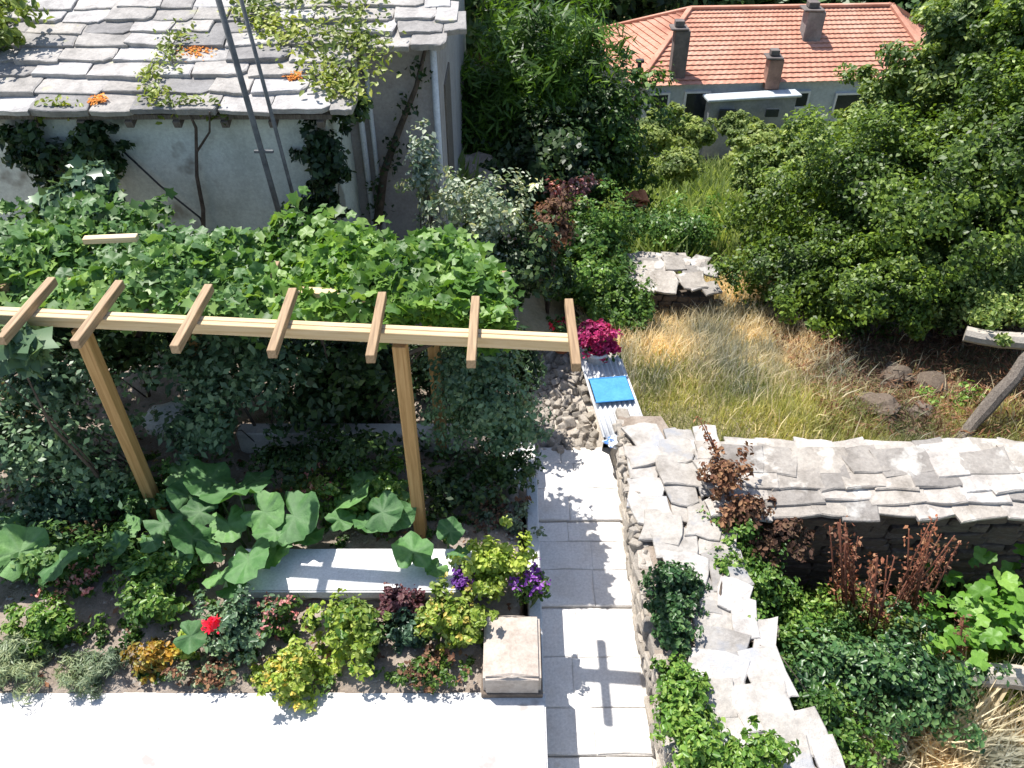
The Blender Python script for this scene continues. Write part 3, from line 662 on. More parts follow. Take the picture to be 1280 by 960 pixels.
# openings and porch of the far house
fdir = (b_-a_).normalized(); fang = math.atan2(fdir.y, fdir.x)
def onwall(px, py):
    # point on the front wall plane, a bit in front
    p0 = inset(a_); n_ = Vector((fdir.y, -fdir.x, 0)); d = ray(px, py); C0 = Vector((0, 0, CAMZ))
    t_ = (p0-C0).dot(n_)/d.dot(n_); return C0+d*t_, n_
def opening(x0, y0, x1, y1, mat, name):
    p, n_ = onwall(x0, y0); q, _ = onwall(x1, y1); m_ = (p+q)/2; w = (q-p).to_2d().length; hh = p.z-q.z
    rot = Matrix.Rotation(fang, 3, 'Z')
    f_ = part(name, box_mesh(name, m_+n_*.03-FO, (w, .09, hh), mat, .01, 1, rot), fh)
    bm = bmesh.new(); 
    for s in (-1, 1): add_box(bm, m_+n_*.05+fdir*s*(w/2+.04)-FO, (.08, .12, hh+.16), rot)
    for s in (-1, 1): add_box(bm, m_+n_*.052+Vector((0, 0, s*(hh/2+.04)))-FO, (w, .12, .08), rot)
    part('frame', bm_mesh('frame', bm, M['whitepaint']), f_)
opening(858, 116, 880, 150, M['glass'], 'door'); opening(984, 116, 1006, 132, M['glass'], 'window'); opening(1046, 118, 1072, 136, M['glass'], 'window')
opening(815, 118, 832, 140, M['glass'], 'window')
pr_ = thing('lean_to_shed', 'small lean-to with white roof edge against the front of the tiled house', 'shed', (9.3, 31.4, -8.4))
q0 = aty(884, 124, 31.2); q1 = aty(1000, 122, 31.8)
part('wall', box_mesh('wall', (q0+q1)/2+Vector((0, .3, -1.2))-pr_.location, ((q1-q0).length-.3, .5, 2.3), surf('shed_grey', [(.3, (.2, .21, .22)), (.7, (.34, .35, .36))], 1.5, .9, .2, .01, 10), .02, 1, Matrix.Rotation(math.atan2((q1-q0).y, (q1-q0).x), 3, 'Z')), pr_)
part('roof', box_mesh('roof', (q0+q1)/2+Vector((0, .3, .0))-pr_.location, ((q1-q0).length, .7, .1), M['farwall'], .02, 1, Matrix.Rotation(math.atan2((q1-q0).y, (q1-q0).x), 3, 'Z')), pr_)
for (x0, y0, x1, y1) in ((900, 137, 918, 152), (958, 136, 972, 146)):
    p = aty(x0, y0, 31.2); q = aty(x1, y1, 31.2)
    part('window', box_mesh('window', (p+q)/2+Vector((0, .02, 0))-pr_.location, (q.x-p.x, .12, p.z-q.z), M['glass'], .01), pr_)
up_ = aty(800, 76, 31); g = tz(up_.x, 31)
t = thing('utility_pole', 'thin dark post standing in front of the tiled house, left end', 'pole', (up_.x, 31, g)); part('shaft', box_mesh('shaft', (0, 0, (up_.z-g)/2), (.14, .14, up_.z-g), M['darkmetal'], .02), t); part('cap', box_mesh('cap', (0, 0, up_.z-g), (.3, .2, .12), M['darkmetal'], .02), t)

# ------------------------------------------------------------------ vegetation: far and middle
FT = [('tall dark tree filling the gap between the slab roof and the far house', 600, -10, 34, 90), ('dark tree behind the left corner of the tiled house roof', 690, -12, 42, 75),
      ('dark tree behind the tiled house, left of its ridge', 790, -30, 46, 80), ('round tree behind the middle of the tiled house ridge', 900, -50, 48, 80), ('dark tree behind the pale chimney of the tiled house', 1010, -55, 48, 80),
      ('tree behind the right end of the tiled house ridge', 1120, -30, 46, 80), ('tall far tree at the upper right edge behind the tiled house', 1200, -10, 42, 80), ('far tree hidden behind the house at the upper left', 520, -40, 44, 80)]
for lab, px, py, Y, rp in FT:
    tree('broadleaf_tree', lab, 'tree', px, py, Y, rp, 'far', .42, 240, 42, (1, 1, 1.1), group='dark trees behind the far house', cr=.25, trunkr=.2)
# conifer-like shrubs centre
tree('evergreen_tree', 'feathery evergreen with bright green top between the two houses', 'tree', 690, 105, 14.5, 82, 'conifer', .2, 320, 60, (1, 1, 1.05), 'needle', cr=.3, up=.2)
tree('evergreen_tree', 'dark evergreen just right of the slab-roofed house wall', 'tree', 620, 150, 14, 75, 'conifer', .2, 260, 60, (1, 1, 1.3), 'needle', cr=.3, up=.2)
tree('evergreen_tree', 'dense evergreen whose right side spreads toward the open slope', 'tree', 748, 165, 14, 66, 'bush', .1, 300, 60, (1, 1, 1.1), 'oval', cr=.28)
tree('evergreen_tree', 'low dark evergreen in shade beneath the feathery one', 'tree', 672, 205, 13, 65, 'dark', .12, 220, 55, (1.2, 1, .8), 'oval', cr=.3)
# right-hand trees
def grove(lab, px, py, Y, rp, mt, lf, sq, kd='fold', nc=420, nl=60, cr=.2):
    t = tree('broadleaf_tree', lab, 'tree', px, py, Y, rp, mt, lf*.74, nc, int(nl*1.75), sq, kd, cr=cr, trunkr=.1, shell=.4)
grove('light-leaved tree at the upper right beside the tiled roof', 1228, 75, 14, 92, 'treelight', .13, (1, 1, 1.1))
grove('light-leaved tree cut off by the upper right corner of the view', 1330, 60, 12, 90, 'tree', .12, (1, 1, 1.1))
grove('small-leaved tree between the tiled house and the broad green tree', 1120, 160, 14.5, 62, 'treelight', .12, (1.1, 1, .8))
grove('dark-hearted tree overlooking the left side of the dry field', 1000, 240, 12.4, 60, 'treelight', .11, (1, 1, 1))
grove('broad bright green tree in the middle of the right-hand grove', 1120, 260, 10.6, 128, 'tree', .095, (1.1, 1, .85), 'oval', 620, 75)
grove('dense green tree at the right edge of the grove', 1262, 215, 10.2, 118, 'tree', .095, (1, 1, .95), 'oval', 520, 70)
grove('low spreading green tree at the edge of the straw-coloured grass', 1030, 345, 9.8, 82, 'tree', .08, (1.25, 1, .7), 'oval', 420, 60)
grove('mid-height green tree leaning over the boulders beside the dry field', 1110, 345, 9.0, 62, 'tree', .08, (1.3, 1, .6), 'oval', 320, 55)
grove('low branches of bright leaves above the leaning log', 1235, 350, 8.9, 84, 'treelight', .075, (1.2, 1, .55), 'fold', 330, 60)
tree('shrub', 'thin shaded shrub beside the rocks under the grove', 'shrub', 1080, 450, 9.0, 40, 'bush', .06, 120, 40, (.7, .7, 1.1), 'oval', cr=.35, trunkr=.02)
tree('shrub', 'dry brown thicket added to deepen the shade under the right-hand grove', 'shrub', 1160, 420, 9.2, 62, 'dead', .06, 160, 40, (1.3, .7, .7), 'needle', cr=.35, trunkr=.02)  # added dead growth, deepens the dark brown shadow zone under the trees
tree('shrub', 'dry brown thicket added to darken the shade beneath the grey trunk at the right edge', 'shrub', 1255, 500, 7.6, 50, 'dead', .05, 120, 40, (1.1, .6, .8), 'needle', cr=.35, trunkr=.02)  # more added dead growth, darkens the right end of that shadow zone
tree('shrub', 'leafy shoots growing beside the dark leaning log', 'shrub', 1195, 510, 7.3, 30, 'ivylight', .05, 50, 26, (1.2, .6, .9), 'fold', cr=.4, trunkr=.015)
# middle bushes and slope
MB_ = [('pale green bush hiding the foot of the lean-to', 872, 166, 26, 18, 'slope', .13), ('pale green bush on the open slope, lower than the lean-to', 850, 205, 20, 22, 'slope', .1), ('flat pale bramble at the left foot of the tiled house', 835, 155, 29, 20, 'slope', .14), ('pale bramble below the windows of the lean-to', 925, 160, 28, 18, 'slope', .14), ('round light green bush left of the stone shed', 738, 300, 11, 56, 'ivylight', .07), ('leafy bush behind the stone shed', 850, 292, 12, 42, 'ivylight', .06), ('dark green bush between the grey shrub and the field', 785, 285, 12.6, 36, 'bush', .06),
       ('bright bush at the foot of the light-leaved trees', 950, 222, 15, 28, 'treelight', .08),
       ('bramble just under the lean-to of the tiled house', 945, 185, 22, 26, 'slope', .13), ('bramble under the right windows of the tiled house', 1005, 178, 22, 24, 'slope', .13), ('greyish bush on the slope among the green ones', 1040, 200, 18, 34, 'greygreen', .11),
       ('green bush at the corner of the far house wall', 815, 172, 26, 24, 'slope', .14), ('bush right beside the flowering magenta plant', 770, 385, 9.4, 38, 'bush', .06),
       ('green bush behind the end rafter of the pergola', 735, 355, 9.8, 36, 'ivylight', .06), ('bush at the right end of the far slope beneath the trees', 1110, 165, 22, 44, 'slope', .14)]
for lab, px, py, Y, rp, mt, lf in MB_:
    tree('bush', lab, 'bush', px, py, Y, rp, mt, lf, 190, 55, (1.15, 1, .85), 'oval', group='bushes on the slope beyond the garden', cr=.32, trunkr=.025)
tree('shrub', 'silvery shrub with pale round leaves in front of the grey wall', 'shrub', 600, 275, 8.2, 62, 'pale', .06, 120, 26, (1.1, .8, 1.1), 'fold', cr=.28, ground=0, trunkr=.028)
tree('shrub', 'slender silvery shoot rising against the grey house wall', 'shrub', 528, 215, 8.4, 34, 'pale', .06, 46, 20, (.5, .5, 1.7), 'fold', cr=.4, ground=0, trunkr=.025)
tree('shrub', 'dark shrub filling the shade under the silvery leaves', 'shrub', 640, 330, 8, 50, 'dark', .08, 130, 40, (1.2, .8, .9), 'oval', cr=.35, ground=0, trunkr=.025)
tree('shrub', 'reddish brown dried shrub behind the end of the pergola', 'shrub', 688, 280, 9.5, 34, 'dead', .06, 110, 34, (.9, .8, 1), 'oval', cr=.35, trunkr=.025)
tree('shrub', 'dusty pink shrub below the dark evergreens', 'shrub', 715, 240, 12, 24, 'pinkpetal', .07, 40, 22, (1.5, .8, .6), 'oval', cr=.4, trunkr=.02)
p = aty(800, 248, 13.2)
t = thing('roof_tile_pile', 'small pile of orange roof tiles lying in the greenery', 'tile pile', (p.x, p.y, p.z-.1))
bm = bmesh.new(); nseg = 6
for s_ in (0, -.02):
    pass
ring = [[bm.verts.new((.11*cos(pi*k/nseg)*(1-.15*e), -.2+.4*e, .07*sin(pi*k/nseg)-th*.02)) for k in range(nseg+1)] for th in (0, 1) for e in (0, 1)]
for k in range(nseg):
    bm.faces.new((ring[0][k], ring[0][k+1], ring[1][k+1], ring[1][k])); bm.faces.new((ring[2][k], ring[3][k], ring[3][k+1], ring[2][k+1])); bm.faces.new((ring[0][k+1], ring[0][k], ring[2][k], ring[2][k+1]))
tm = bm_mesh('tile', bm, M['terracotta'])
for k in range(6): part('tile', tm, t, loc=(-.2+.13*(k % 3)+random.uniform(-.02, .02), .05*(k//3), .0+.08*(k//3)), rot=(random.uniform(-.1, .1), random.uniform(-.1, .1), random.uniform(-.3, .3)))
# tree at the far left, only its branches over the roof
t = tree('broadleaf_tree', 'tree reaching in over the slab roof from the left edge', 'tree', -62, 45, 9.2, 78, 'bramble', .085, 260, 45, (1, 1, .9), 'fold', cr=.28, ground=0)

# ------------------------------------------------------------------ climbers round the house
def mass(name, label, cat, blobs, mat, leaf, kind='oval', base=None, group=None, stem=True, stemmat='bark', up=.5, cr=.4, shell=.5, floor=None):
    """a plant whose foliage is a few lumps: blobs = (px, py, Y, rpx, (sx, sy, sz), clumps, leaves)"""
    cs = [aty(b[0], b[1], b[2]) for b in blobs]
    bx_ = Vector(base) if base is not None else Vector((cs[0].x, cs[0].y, 0))
    t = thing(name, label, cat, bx_, group); Ps = []; Ns = []; tips = []
    for b, c in zip(blobs, cs):
        r = b[3]*depth(c)/F; P, N = cloud(c-bx_, np.array(b[4])*r, b[5], b[6], r*cr, shell, up)
        Ps.append(P); Ns.append(N); tips.append(c-bx_)
    P = np.concatenate(Ps); N = np.concatenate(Ns)
    if floor is not None: P[:, 2] = np.maximum(P[:, 2], floor-bx_.z+rng.uniform(.0, .05, len(P)))
    part('foliage', leaves('foliage', P, N, leaf, G[mat], kind), t, True)
    if stem: part('stem', limb_mesh('stem', (0, 0, -.03), tips, .02, M[stemmat]), t)
    return t
mass('climbing_vine', 'dark climber hanging under the slab eave near the left of the wall', 'climbing plant', [(120, 190, 8.15, 34, (1, .4, 1.4), 60, 30), (50, 200, 8.15, 34, (1.2, .4, 1), 40, 24), (25, 170, 8.15, 30, (1.2, .4, .8), 30, 20)], 'dark', .09, base=(-4.4, 8.1, 0))
mass('climbing_vine', 'dark climber swallowing the corner of the pale house wall', 'climbing plant', [(405, 200, 8.25, 30, (.9, .5, 1.6), 70, 30), (430, 130, 8.5, 28, (.9, .5, 1.2), 50, 26), (395, 265, 8.2, 28, (1.1, .5, 1), 50, 26)], 'dark', .085, base=(-2.0, 8.15, 0))
bm = bmesh.new(); add_tube(bm, [aty(532, 60, 9.4), aty(520, 110, 9.38), aty(500, 160, 9.38), aty(480, 215, 9.36), aty(472, 280, 9.3)], [.02, .03, .04, .05, .06], 7)
t = thing('climbing_vine', 'crooked dark stem with scant leaves crossing the grey side wall', 'climbing plant', (0, 0, 0)); part('stem', bm_mesh('stem', bm, M['bark'], True), t)
Pm = np.concatenate([np.array(aty(a, b, 9.33))+rng.normal(size=(40, 3))*.07 for a, b in ((524, 90), (510, 135), (492, 180), (486, 205), (474, 235), (470, 260))])
part('foliage', leaves('foliage', Pm, rng.normal(size=Pm.shape)+(0, -.5, .5), .07, G['dark']), t, True)
mass('fig_tree', 'blue-green broad-leaved plant standing before the left part of the wall', 'fig', [(115, 235, 7.6, 34, (1, .7, 1), 40, 16), (80, 262, 7.4, 30, (1, .7, .8), 30, 14)], 'bluegreen', .13, 'lobed', base=(-3.9, 7.6, 0))

# grape vines on the pergola: 300 leaves stand singly, the rest are one part
gl = np.linspace(0, 2*pi, 15)[:-1]
def lobed_leaf_mesh(name, n, fn, mat, cup=.15, seed=0, vein=False):
    rs = random.Random(seed); bm = bmesh.new(); rings = []
    la = bm.verts.layers.float.new('vein'); ctr_ = bm.verts.new((0, 0, 0)); ctr_[la] = .35
    for ri, fr in enumerate((.5, 1)):
        ring = []
        for k in range(n):
            a = 2*pi*k/n; r = fn(a)*fr
            z = cup*(fr*fr)*.3*rs.uniform(.4, 1.3)+(.035*cos(a*5)*fr if ri else .015*cos(a*5))+rs.uniform(-.03, .03)
            if ri: z -= .12*abs(sin(a*.5))**4+rs.uniform(0, .06)
            vv = bm.verts.new((r*cos(a), r*sin(a), z)); vv[la] = (.4 if k % 6 == 0 else 0)*(1 if not ri else .3); ring.append(vv)
        rings.append(ring)
    for k in range(n):
        j = (k+1) % n
        bm.faces.new((ctr_, rings[0][k], rings[0][j])); bm.faces.new((rings[0][k], rings[1][k], rings[1][j], rings[0][j]))
    return bm_mesh(name, bm, mat, True)
def f_vine(a): return .5*(.72+.28*abs(cos(2.5*(a-pi/2))))*(1 if abs(math.atan2(sin(a+pi/2), cos(a+pi/2))) > .25 else .45)
VL = [lobed_leaf_mesh('vine_leaf', 18, f_vine, None, .2, k) for k in range(4)]
def single_leaf_mat(name, c):
    m, n, b, out = new_mat(name); oi = n.nodes.new('ShaderNodeObjectInfo')
    cc = ramp(n, oi.outputs['Random'], [(0, c[0]), (.5, c[1]), (1, c[2])]); cc = mixc(n, .5, cc, ramp(n, noise(n, 12, 3, .6), [(.35, (.65, .7, .65)), (.7, (1.2, 1.2, 1.1))]), 'MULTIPLY')
    n.links.new(cc, b.inputs['Base Color']); b.inputs['Roughness'].default_value = .5
    t = n.nodes.new('ShaderNodeBsdfTranslucent'); n.links.new(mixc(n, 1.0, cc, (1.3, 1.3, .5), 'MULTIPLY'), t.inputs[0])
    mx = n.nodes.new('ShaderNodeMixShader'); mx.inputs[0].default_value = .35
    n.links.new(b.outputs[0], mx.inputs[1]); n.links.new(t.outputs[0], mx.inputs[2]); n.links.new(mx.outputs[0], out.inputs[0]); return m
M['vl1'] = single_leaf_mat('grape_leaf', ((.07, .16, .03), (.13, .26, .05), (.26, .4, .1)))
M['vl2'] = single_leaf_mat('grape_leaf_cool', ((.06, .13, .04), (.1, .21, .065), (.2, .33, .12)))
def grape(label, mask, n, mat, smat, base, singles, zf):
    t = thing('grape_vine', label, 'grape vine', base)
    P = []
    while len(P) < n:
        m_ = random.choice(mask); px = random.uniform(m_[0], m_[1])+random.gauss(0, 12); py = min(random.uniform(m_[2], m_[3])+random.gauss(0, 9), 388)
        z = zf(px, py); q = atz(px, py, z); hum = .16*sin(q.x*3.1+1)*cos(q.y*2.7)+.1*sin(q.x*7)*sin(q.y*6+2)
        P.append((q.x, q.y, z+hum-abs(random.gauss(0, .13))))
    P = np.array(P)-np.array(base); N = np.tile((0, -.35, 1.), (n, 1))+rng.normal(size=(n, 3))*.5
    part('foliage', leaves('foliage', P[singles:], N[singles:], .105, G[mat], 'lobed'), t, True)
    ms = []
    for v_ in VL: c = v_.copy(); c.materials.clear(); c.materials.append(smat); ms.append(c)
    P[:singles, 2] += .07
    for k in range(singles):
        s = random.uniform(.1, .17); q = Vector(N[k]).normalized().to_track_quat('Z', 'Y').to_euler()
        part('leaf', random.choice(ms), t, loc=tuple(P[k]), rot=(q.x, q.y, q.z+random.uniform(0, 6)), sc=(s, s, s))
    b0 = Vector((0, 0, 0)); tips = [Vector(P[random.randrange(n)]) for _ in range(7)]
    part('trunk', limb_mesh('trunk', (0, 0, -.05), tips, .045, M['bark']), t)
grape('grape vine with bright green leaves covering the right half of the pergola', [(300, 580, 298, 380), (330, 470, 285, 330), (480, 600, 305, 392), (560, 625, 335, 395)], 6400, 'vine', M['vl1'], (-1.6, 6.1, 0), 300, lambda x, y: 2.02)
grape('grape vine with cooler green leaves spread over the left half of the pergola', [(-60, 320, 285, 378), (-60, 130, 250, 340), (-60, 220, 262, 330), (130, 300, 290, 360), (200, 330, 300, 380)], 7600, 'vineblue', M['vl2'], (-4.4, 6.4, 0), 300, lambda x, y: 2.02 if y > 285 else 1.9)

# ------------------------------------------------------------------ plants under and in front of the pergola
mass('rose_bush', 'blue-green leafy bush hanging over the path end under the pergola', 'bush', [(610, 500, 5.5, 62, (1, .8, 1.2), 150, 36), (585, 450, 5.6, 45, (1, .8, 1), 70, 30), (640, 540, 5.4, 38, (1, .8, .8), 60, 26)], 'bluegreen', .055, base=(-.2, 5.6, 0), stem=True)
mass('bush', 'pale-spotted bush in the shade behind the left pergola post', 'bush', [(265, 470, 5.7, 62, (1.1, .8, 1), 100, 30), (330, 450, 5.8, 52, (1.1, .8, 1), 80, 28), (250, 540, 5.4, 44, (1.2, .8, .8), 60, 26)], 'bluegreen', .07, base=(-2.4, 5.8, 0))
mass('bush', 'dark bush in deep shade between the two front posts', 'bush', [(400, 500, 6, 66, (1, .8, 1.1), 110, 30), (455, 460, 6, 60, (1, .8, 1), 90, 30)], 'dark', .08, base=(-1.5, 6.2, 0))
mass('bush', 'wide dark bush along the left edge under the pergola', 'bush', [(55, 560, 5.1, 80, (1.1, .8, .9), 150, 36), (60, 480, 5.3, 70, (1.2, .8, .8), 110, 34), (-40, 520, 5.2, 80, (1, .8, 1), 100, 34)], 'bluegreen', .06, base=(-3.4, 5.3, 0))
mass('fig_tree', 'plant with large pale leaves at the left edge below the beam', 'fig', [(18, 440, 4.6, 36, (1, .7, .8), 12, 8), (-40, 440, 4.6, 40, (1, .8, .8), 14, 8)], 'bluegreen', .2, 'lobed', base=(-3.6, 4.9, 0))
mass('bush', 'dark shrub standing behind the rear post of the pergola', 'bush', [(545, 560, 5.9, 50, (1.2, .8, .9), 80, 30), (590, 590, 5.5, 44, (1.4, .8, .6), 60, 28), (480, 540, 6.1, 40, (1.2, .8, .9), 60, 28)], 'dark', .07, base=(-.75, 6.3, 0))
for lab, blobs, mt, lf, base in [
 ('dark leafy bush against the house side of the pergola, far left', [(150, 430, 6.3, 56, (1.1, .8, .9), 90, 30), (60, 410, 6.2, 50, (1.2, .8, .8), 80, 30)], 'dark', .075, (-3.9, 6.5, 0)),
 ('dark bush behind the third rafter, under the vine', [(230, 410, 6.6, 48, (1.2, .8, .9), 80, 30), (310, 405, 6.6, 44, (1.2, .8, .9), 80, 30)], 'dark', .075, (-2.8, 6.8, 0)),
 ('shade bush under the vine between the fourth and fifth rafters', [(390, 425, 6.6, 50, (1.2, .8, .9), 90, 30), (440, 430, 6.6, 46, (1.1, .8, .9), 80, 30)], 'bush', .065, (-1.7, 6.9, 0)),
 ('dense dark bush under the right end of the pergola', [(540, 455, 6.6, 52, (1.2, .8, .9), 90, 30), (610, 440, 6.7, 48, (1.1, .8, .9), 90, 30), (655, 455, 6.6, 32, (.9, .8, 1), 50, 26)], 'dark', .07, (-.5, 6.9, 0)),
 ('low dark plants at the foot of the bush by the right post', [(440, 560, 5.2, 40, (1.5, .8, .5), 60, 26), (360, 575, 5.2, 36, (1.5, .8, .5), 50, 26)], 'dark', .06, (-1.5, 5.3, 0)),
 ('low leafy growth between the left post and the left edge', [(60, 640, 4.75, 54, (1.3, .9, .5), 90, 28), (130, 600, 4.9, 40, (1.2, .9, .6), 60, 26)], 'bluegreen', .055, (-3.1, 4.9, 0)),
 ('small dark plants around the right post foot', [(570, 610, 4.9, 40, (1.3, .9, .5), 60, 26), (640, 590, 5.1, 30, (1, .9, .6), 40, 24)], 'dark', .055, (-.4, 5.0, 0)),
 ('leafy growth reaching over the left end of the white slab', [(60, 690, 4.3, 50, (1.4, .9, .5), 80, 26), (150, 690, 4.3, 40, (1.2, .9, .6), 60, 26), (225, 690, 4.25, 36, (1.2, .9, .6), 50, 26)], 'vineblue', .06, (-3.2, 4.4, 0))]:
    mass('bush', lab, 'bush', blobs, mt, lf, base=base, cr=.33)
BED = [ # name, label, category, px, py, z, rpx, squash, mat, leaf, kind, clumps, leaves, flower
 ('bush', 'fresh green bush in front of the right pergola post', 'bush', 462, 622, .22, 52, (1.15, .8, .75), 'ivylight', .06, 'fold', 90, 30, None),
 ('bush', 'small variegated bush behind the squash leaves', 'bush', 388, 603, .2, 28, (1.1, .8, .8), 'bramble', .045, 'fold', 40, 24, 'pinkpetal'),
 ('bush', 'leafy green bush above the left squash patch', 'bush', 180, 622, .2, 44, (1.1, .9, .7), 'vineblue', .06, 'fold', 60, 26, None),
 ('bush', 'bright green bush in front of the left end of the white slab', 'bush', 185, 745, .22, 46, (1, .9, .9), 'ivylight', .055, 'fold', 90, 28, None),
 ('bush', 'rounded lime green bush near the left edge of the bed', 'bush', 55, 780, .2, 38, (1.1, .9, .8), 'ivylight', .05, 'fold', 60, 26, None),
 ('lavender_plant', 'low grey-green tuft on the soil beside the terrace edge', 'plant', 112, 832, .1, 34, (1.2, .9, .6), 'greygreen', .06, 'needle', 60, 40, None),
 ('lavender_plant', 'grey-green tuft in the lower left corner of the bed', 'plant', 14, 825, .12, 44, (1.1, .9, .7), 'greygreen', .065, 'needle', 80, 40, None),
 ('flower', 'amber-leaved plant near the terrace edge left of the red rose', 'plant', 192, 822, .12, 28, (1, .9, .9), 'orangegreen', .045, 'fold', 40, 24, None),
 ('flower', 'small plant with bright lime leaves under the red rose', 'plant', 232, 812, .14, 18, (1, .8, 1), 'lime', .06, 'fold', 16, 12, None),
 ('rose_bush', 'dark-leaved rose bush with one crimson bloom', 'rose', 292, 785, .2, 46, (1.2, .8, .8), 'bluegreen', .05, 'fold', 80, 26, 'redrose'),
 ('flower', 'straggly plant with dusty pink blooms right of the rose', 'plant', 345, 768, .2, 30, (1.1, .8, .8), 'bush', .045, 'fold', 40, 22, 'pinkpetal'),
 ('flower', 'dry grey plant between the rose and the yellow bush', 'plant', 262, 845, .06, 28, (1.3, .8, .5), 'greygreen', .04, 'fold', 30, 24, 'dead'),
 ('yellow_bush', 'round yellow-flowering bush overhanging the terrace edge', 'flower', 365, 840, .14, 38, (1.05, .9, .9), 'lime', .045, 'fold', 70, 30, 'yellow'),
 ('bush', 'lime green bush between the white slab and the terrace', 'bush', 440, 790, .22, 42, (.95, .9, 1.05), 'lime', .055, 'fold', 80, 26, 'ivylight'),
 ('flower', 'plum-coloured leafy plant beside the white slab', 'plant', 498, 758, .18, 28, (1.2, .8, .8), 'plum', .045, 'fold', 40, 24, 'plum'),
 ('flower', 'green plant tucked beside the plum-leaved one', 'plant', 508, 790, .14, 26, (1.1, .8, .8), 'bluegreen', .05, 'fold', 36, 22, None),
 ('flower', 'thin olive plant on bare soil near the terrace edge', 'plant', 532, 842, .08, 30, (1.2, .8, .6), 'bush', .04, 'fold', 40, 22, 'dead'),
 ('bush', 'tall yellow-lime shrub behind the travertine block', 'bush', 622, 708, .35, 42, (1, .9, 1.1), 'lime', .055, 'fold', 90, 28, None),
 ('bush', 'pale lime shrub left of the travertine block', 'bush', 572, 775, .24, 38, (1.1, .9, .95), 'lime', .055, 'fold', 80, 28, 'yellow'),
 ('petunia', 'purple flowers spilling over the kerb at the path', 'flower', 666, 732, .24, 26, (.8, .9, 1.1), 'bush', .04, 'fold', 40, 22, 'purple'),
 ('petunia', 'small purple flower cluster at the end of the white slab', 'flower', 576, 728, .26, 13, (1, .8, .8), 'bush', .035, 'fold', 16, 14, 'purple'),
 ('weed', 'dry weedy tuft on the pale soil behind the white slab', 'plant', 618, 648, .06, 34, (1.2, .8, .5), 'greygreen', .045, 'fold', 40, 22, 'dead'),
 ('weed', 'low green weeds on soil at the foot of the left bush', 'plant', 120, 660, .06, 34, (1.2, .8, .5), 'bush', .05, 'fold', 30, 22, 'dead'),
 ('flower', 'dark little plant between the lime bush and the rose', 'plant', 95, 725, .1, 30, (1.3, .8, .6), 'bush', .045, 'fold', 36, 22, 'pinkpetal'),
]
for nm, lab, cat, px, py, z, rp, sq, mt, lf, kd, nc, nl, fl in BED:
    c = atz(px, py, z); r = rp*depth(c)/F
    t = thing(nm, lab, cat, (c.x, c.y, 0)); lf *= .82; P, N = cloud((0, 0, z), np.array(sq)*r*1.02, int(nc*1.1), int(nl*1.35), r*.26, .5, .6)
    P[:, 2] = np.maximum(P[:, 2], .02+rng.uniform(0, .03, len(P)))
    part('foliage', leaves('foliage', P, N, lf, G[mt], kd), t, True)
    part('stem', limb_mesh('stem', (0, 0, -.03), [(random.uniform(-.6, .6)*r, random.uniform(-.5, .5)*r, z+random.uniform(0, .5)*r) for _ in range(6)], .012, M['stem']), t)
    if fl == 'redrose':
        P2 = np.array(atz(266, 780, .38))-np.array((c.x, c.y, 0))+rng.normal(size=(46, 3))*.03; part('bloom', leaves('bloom', P2, rng.normal(size=(46, 3))+(0, 0, .6), .06, G['redpetal'], 'fold'), t, label='crimson rose bloom')
    elif fl:
        k = rng.choice(len(P), 110 if fl in ('yellow', 'purple') else 70); P2 = P[k]+unit(N[k])*.02+(0, 0, .03)
        if fl == 'yellow': k2 = P2[:, 0] < r*.5; P2 = P2[k2]
        P2 = np.repeat(P2, 4, 0)+rng.normal(size=(len(P2)*4, 3))*.012
        part('blossom', leaves('blossom', P2, rng.normal(size=P2.shape)*.5+(0, -.2, 1), .032 if fl != 'ivylight' else .045, G[fl], 'fold'), t, True)
# squash plants
def f_squash(a):
    b = math.atan2(sin(a), cos(a)); r = .48*(1+.07*cos(5*b)+.03*cos(15*b+1)+.02*cos(9*b)); return r*(1-.7*math.exp(-((abs(b)-pi)/.3)**2))
SQ = [lobed_leaf_mesh('squash_leaf', 30, f_squash, M['squash'], .28, 20+k) for k in range(9)]
def squash(label, lv, group=None):
    cs = [atz(px, py, z) for px, py, z, rp in lv]; b = sum(cs, Vector())/len(cs); b.z = 0
    t = thing('squash_plant', label, 'squash plant', b, 'squash plants in the bed'); bm = bmesh.new()
    for (px, py, z, rp), c in zip(lv, cs):
        s = 2.05*rp*depth(c)/F; q = c-b
        part('leaf', random.choice(SQ), t, loc=tuple(q), rot=(random.uniform(-.15, .6), random.uniform(-.5, .5), random.uniform(0, 6.28)), sc=(s, s*random.uniform(.75, 1.05), s*1.2))
        add_tube(bm, [Vector((q.x*.3, q.y*.3, 0)), Vector((q.x*.8, q.y*.8+.02, z*.6)), q-Vector((0, 0, .01))], [.012, .01, .007], 5)
    part('stem', bm_mesh('stem', bm, M['stem'], True), t)
squash('squash plant with broad leaves at the left edge of the bed', [(25, 690, .35, 36), (75, 705, .36, 30), (98, 690, .3, 24), (-15, 700, .3, 34), (8, 655, .25, 22)])
squash('squash plant with small leaves before the left pergola post', [(145, 682, .33, 20), (176, 706, .36, 22), (200, 722, .3, 16), (160, 660, .25, 18), (238, 795, .3, 20)])
squash('largest squash plant with wide leaves in front of the white slab middle', [(298, 612, .48, 44), (262, 600, .42, 32), (330, 640, .45, 30), (368, 645, .46, 38), (310, 700, .42, 40), (275, 720, .3, 26), (345, 690, .3, 24), (235, 620, .35, 26), (285, 655, .3, 30), (225, 590, .4, 24), (320, 600, .42, 26), (345, 665, .38, 28), (250, 640, .34, 24), (385, 670, .3, 22), (290, 735, .25, 20)])
squash('squash plant with ragged leaves left of the right pergola post', [(440, 620, .38, 26), (478, 640, .4, 28), (495, 615, .35, 22), (425, 650, .3, 20), (455, 600, .35, 22), (500, 645, .35, 22), (460, 655, .3, 20)])
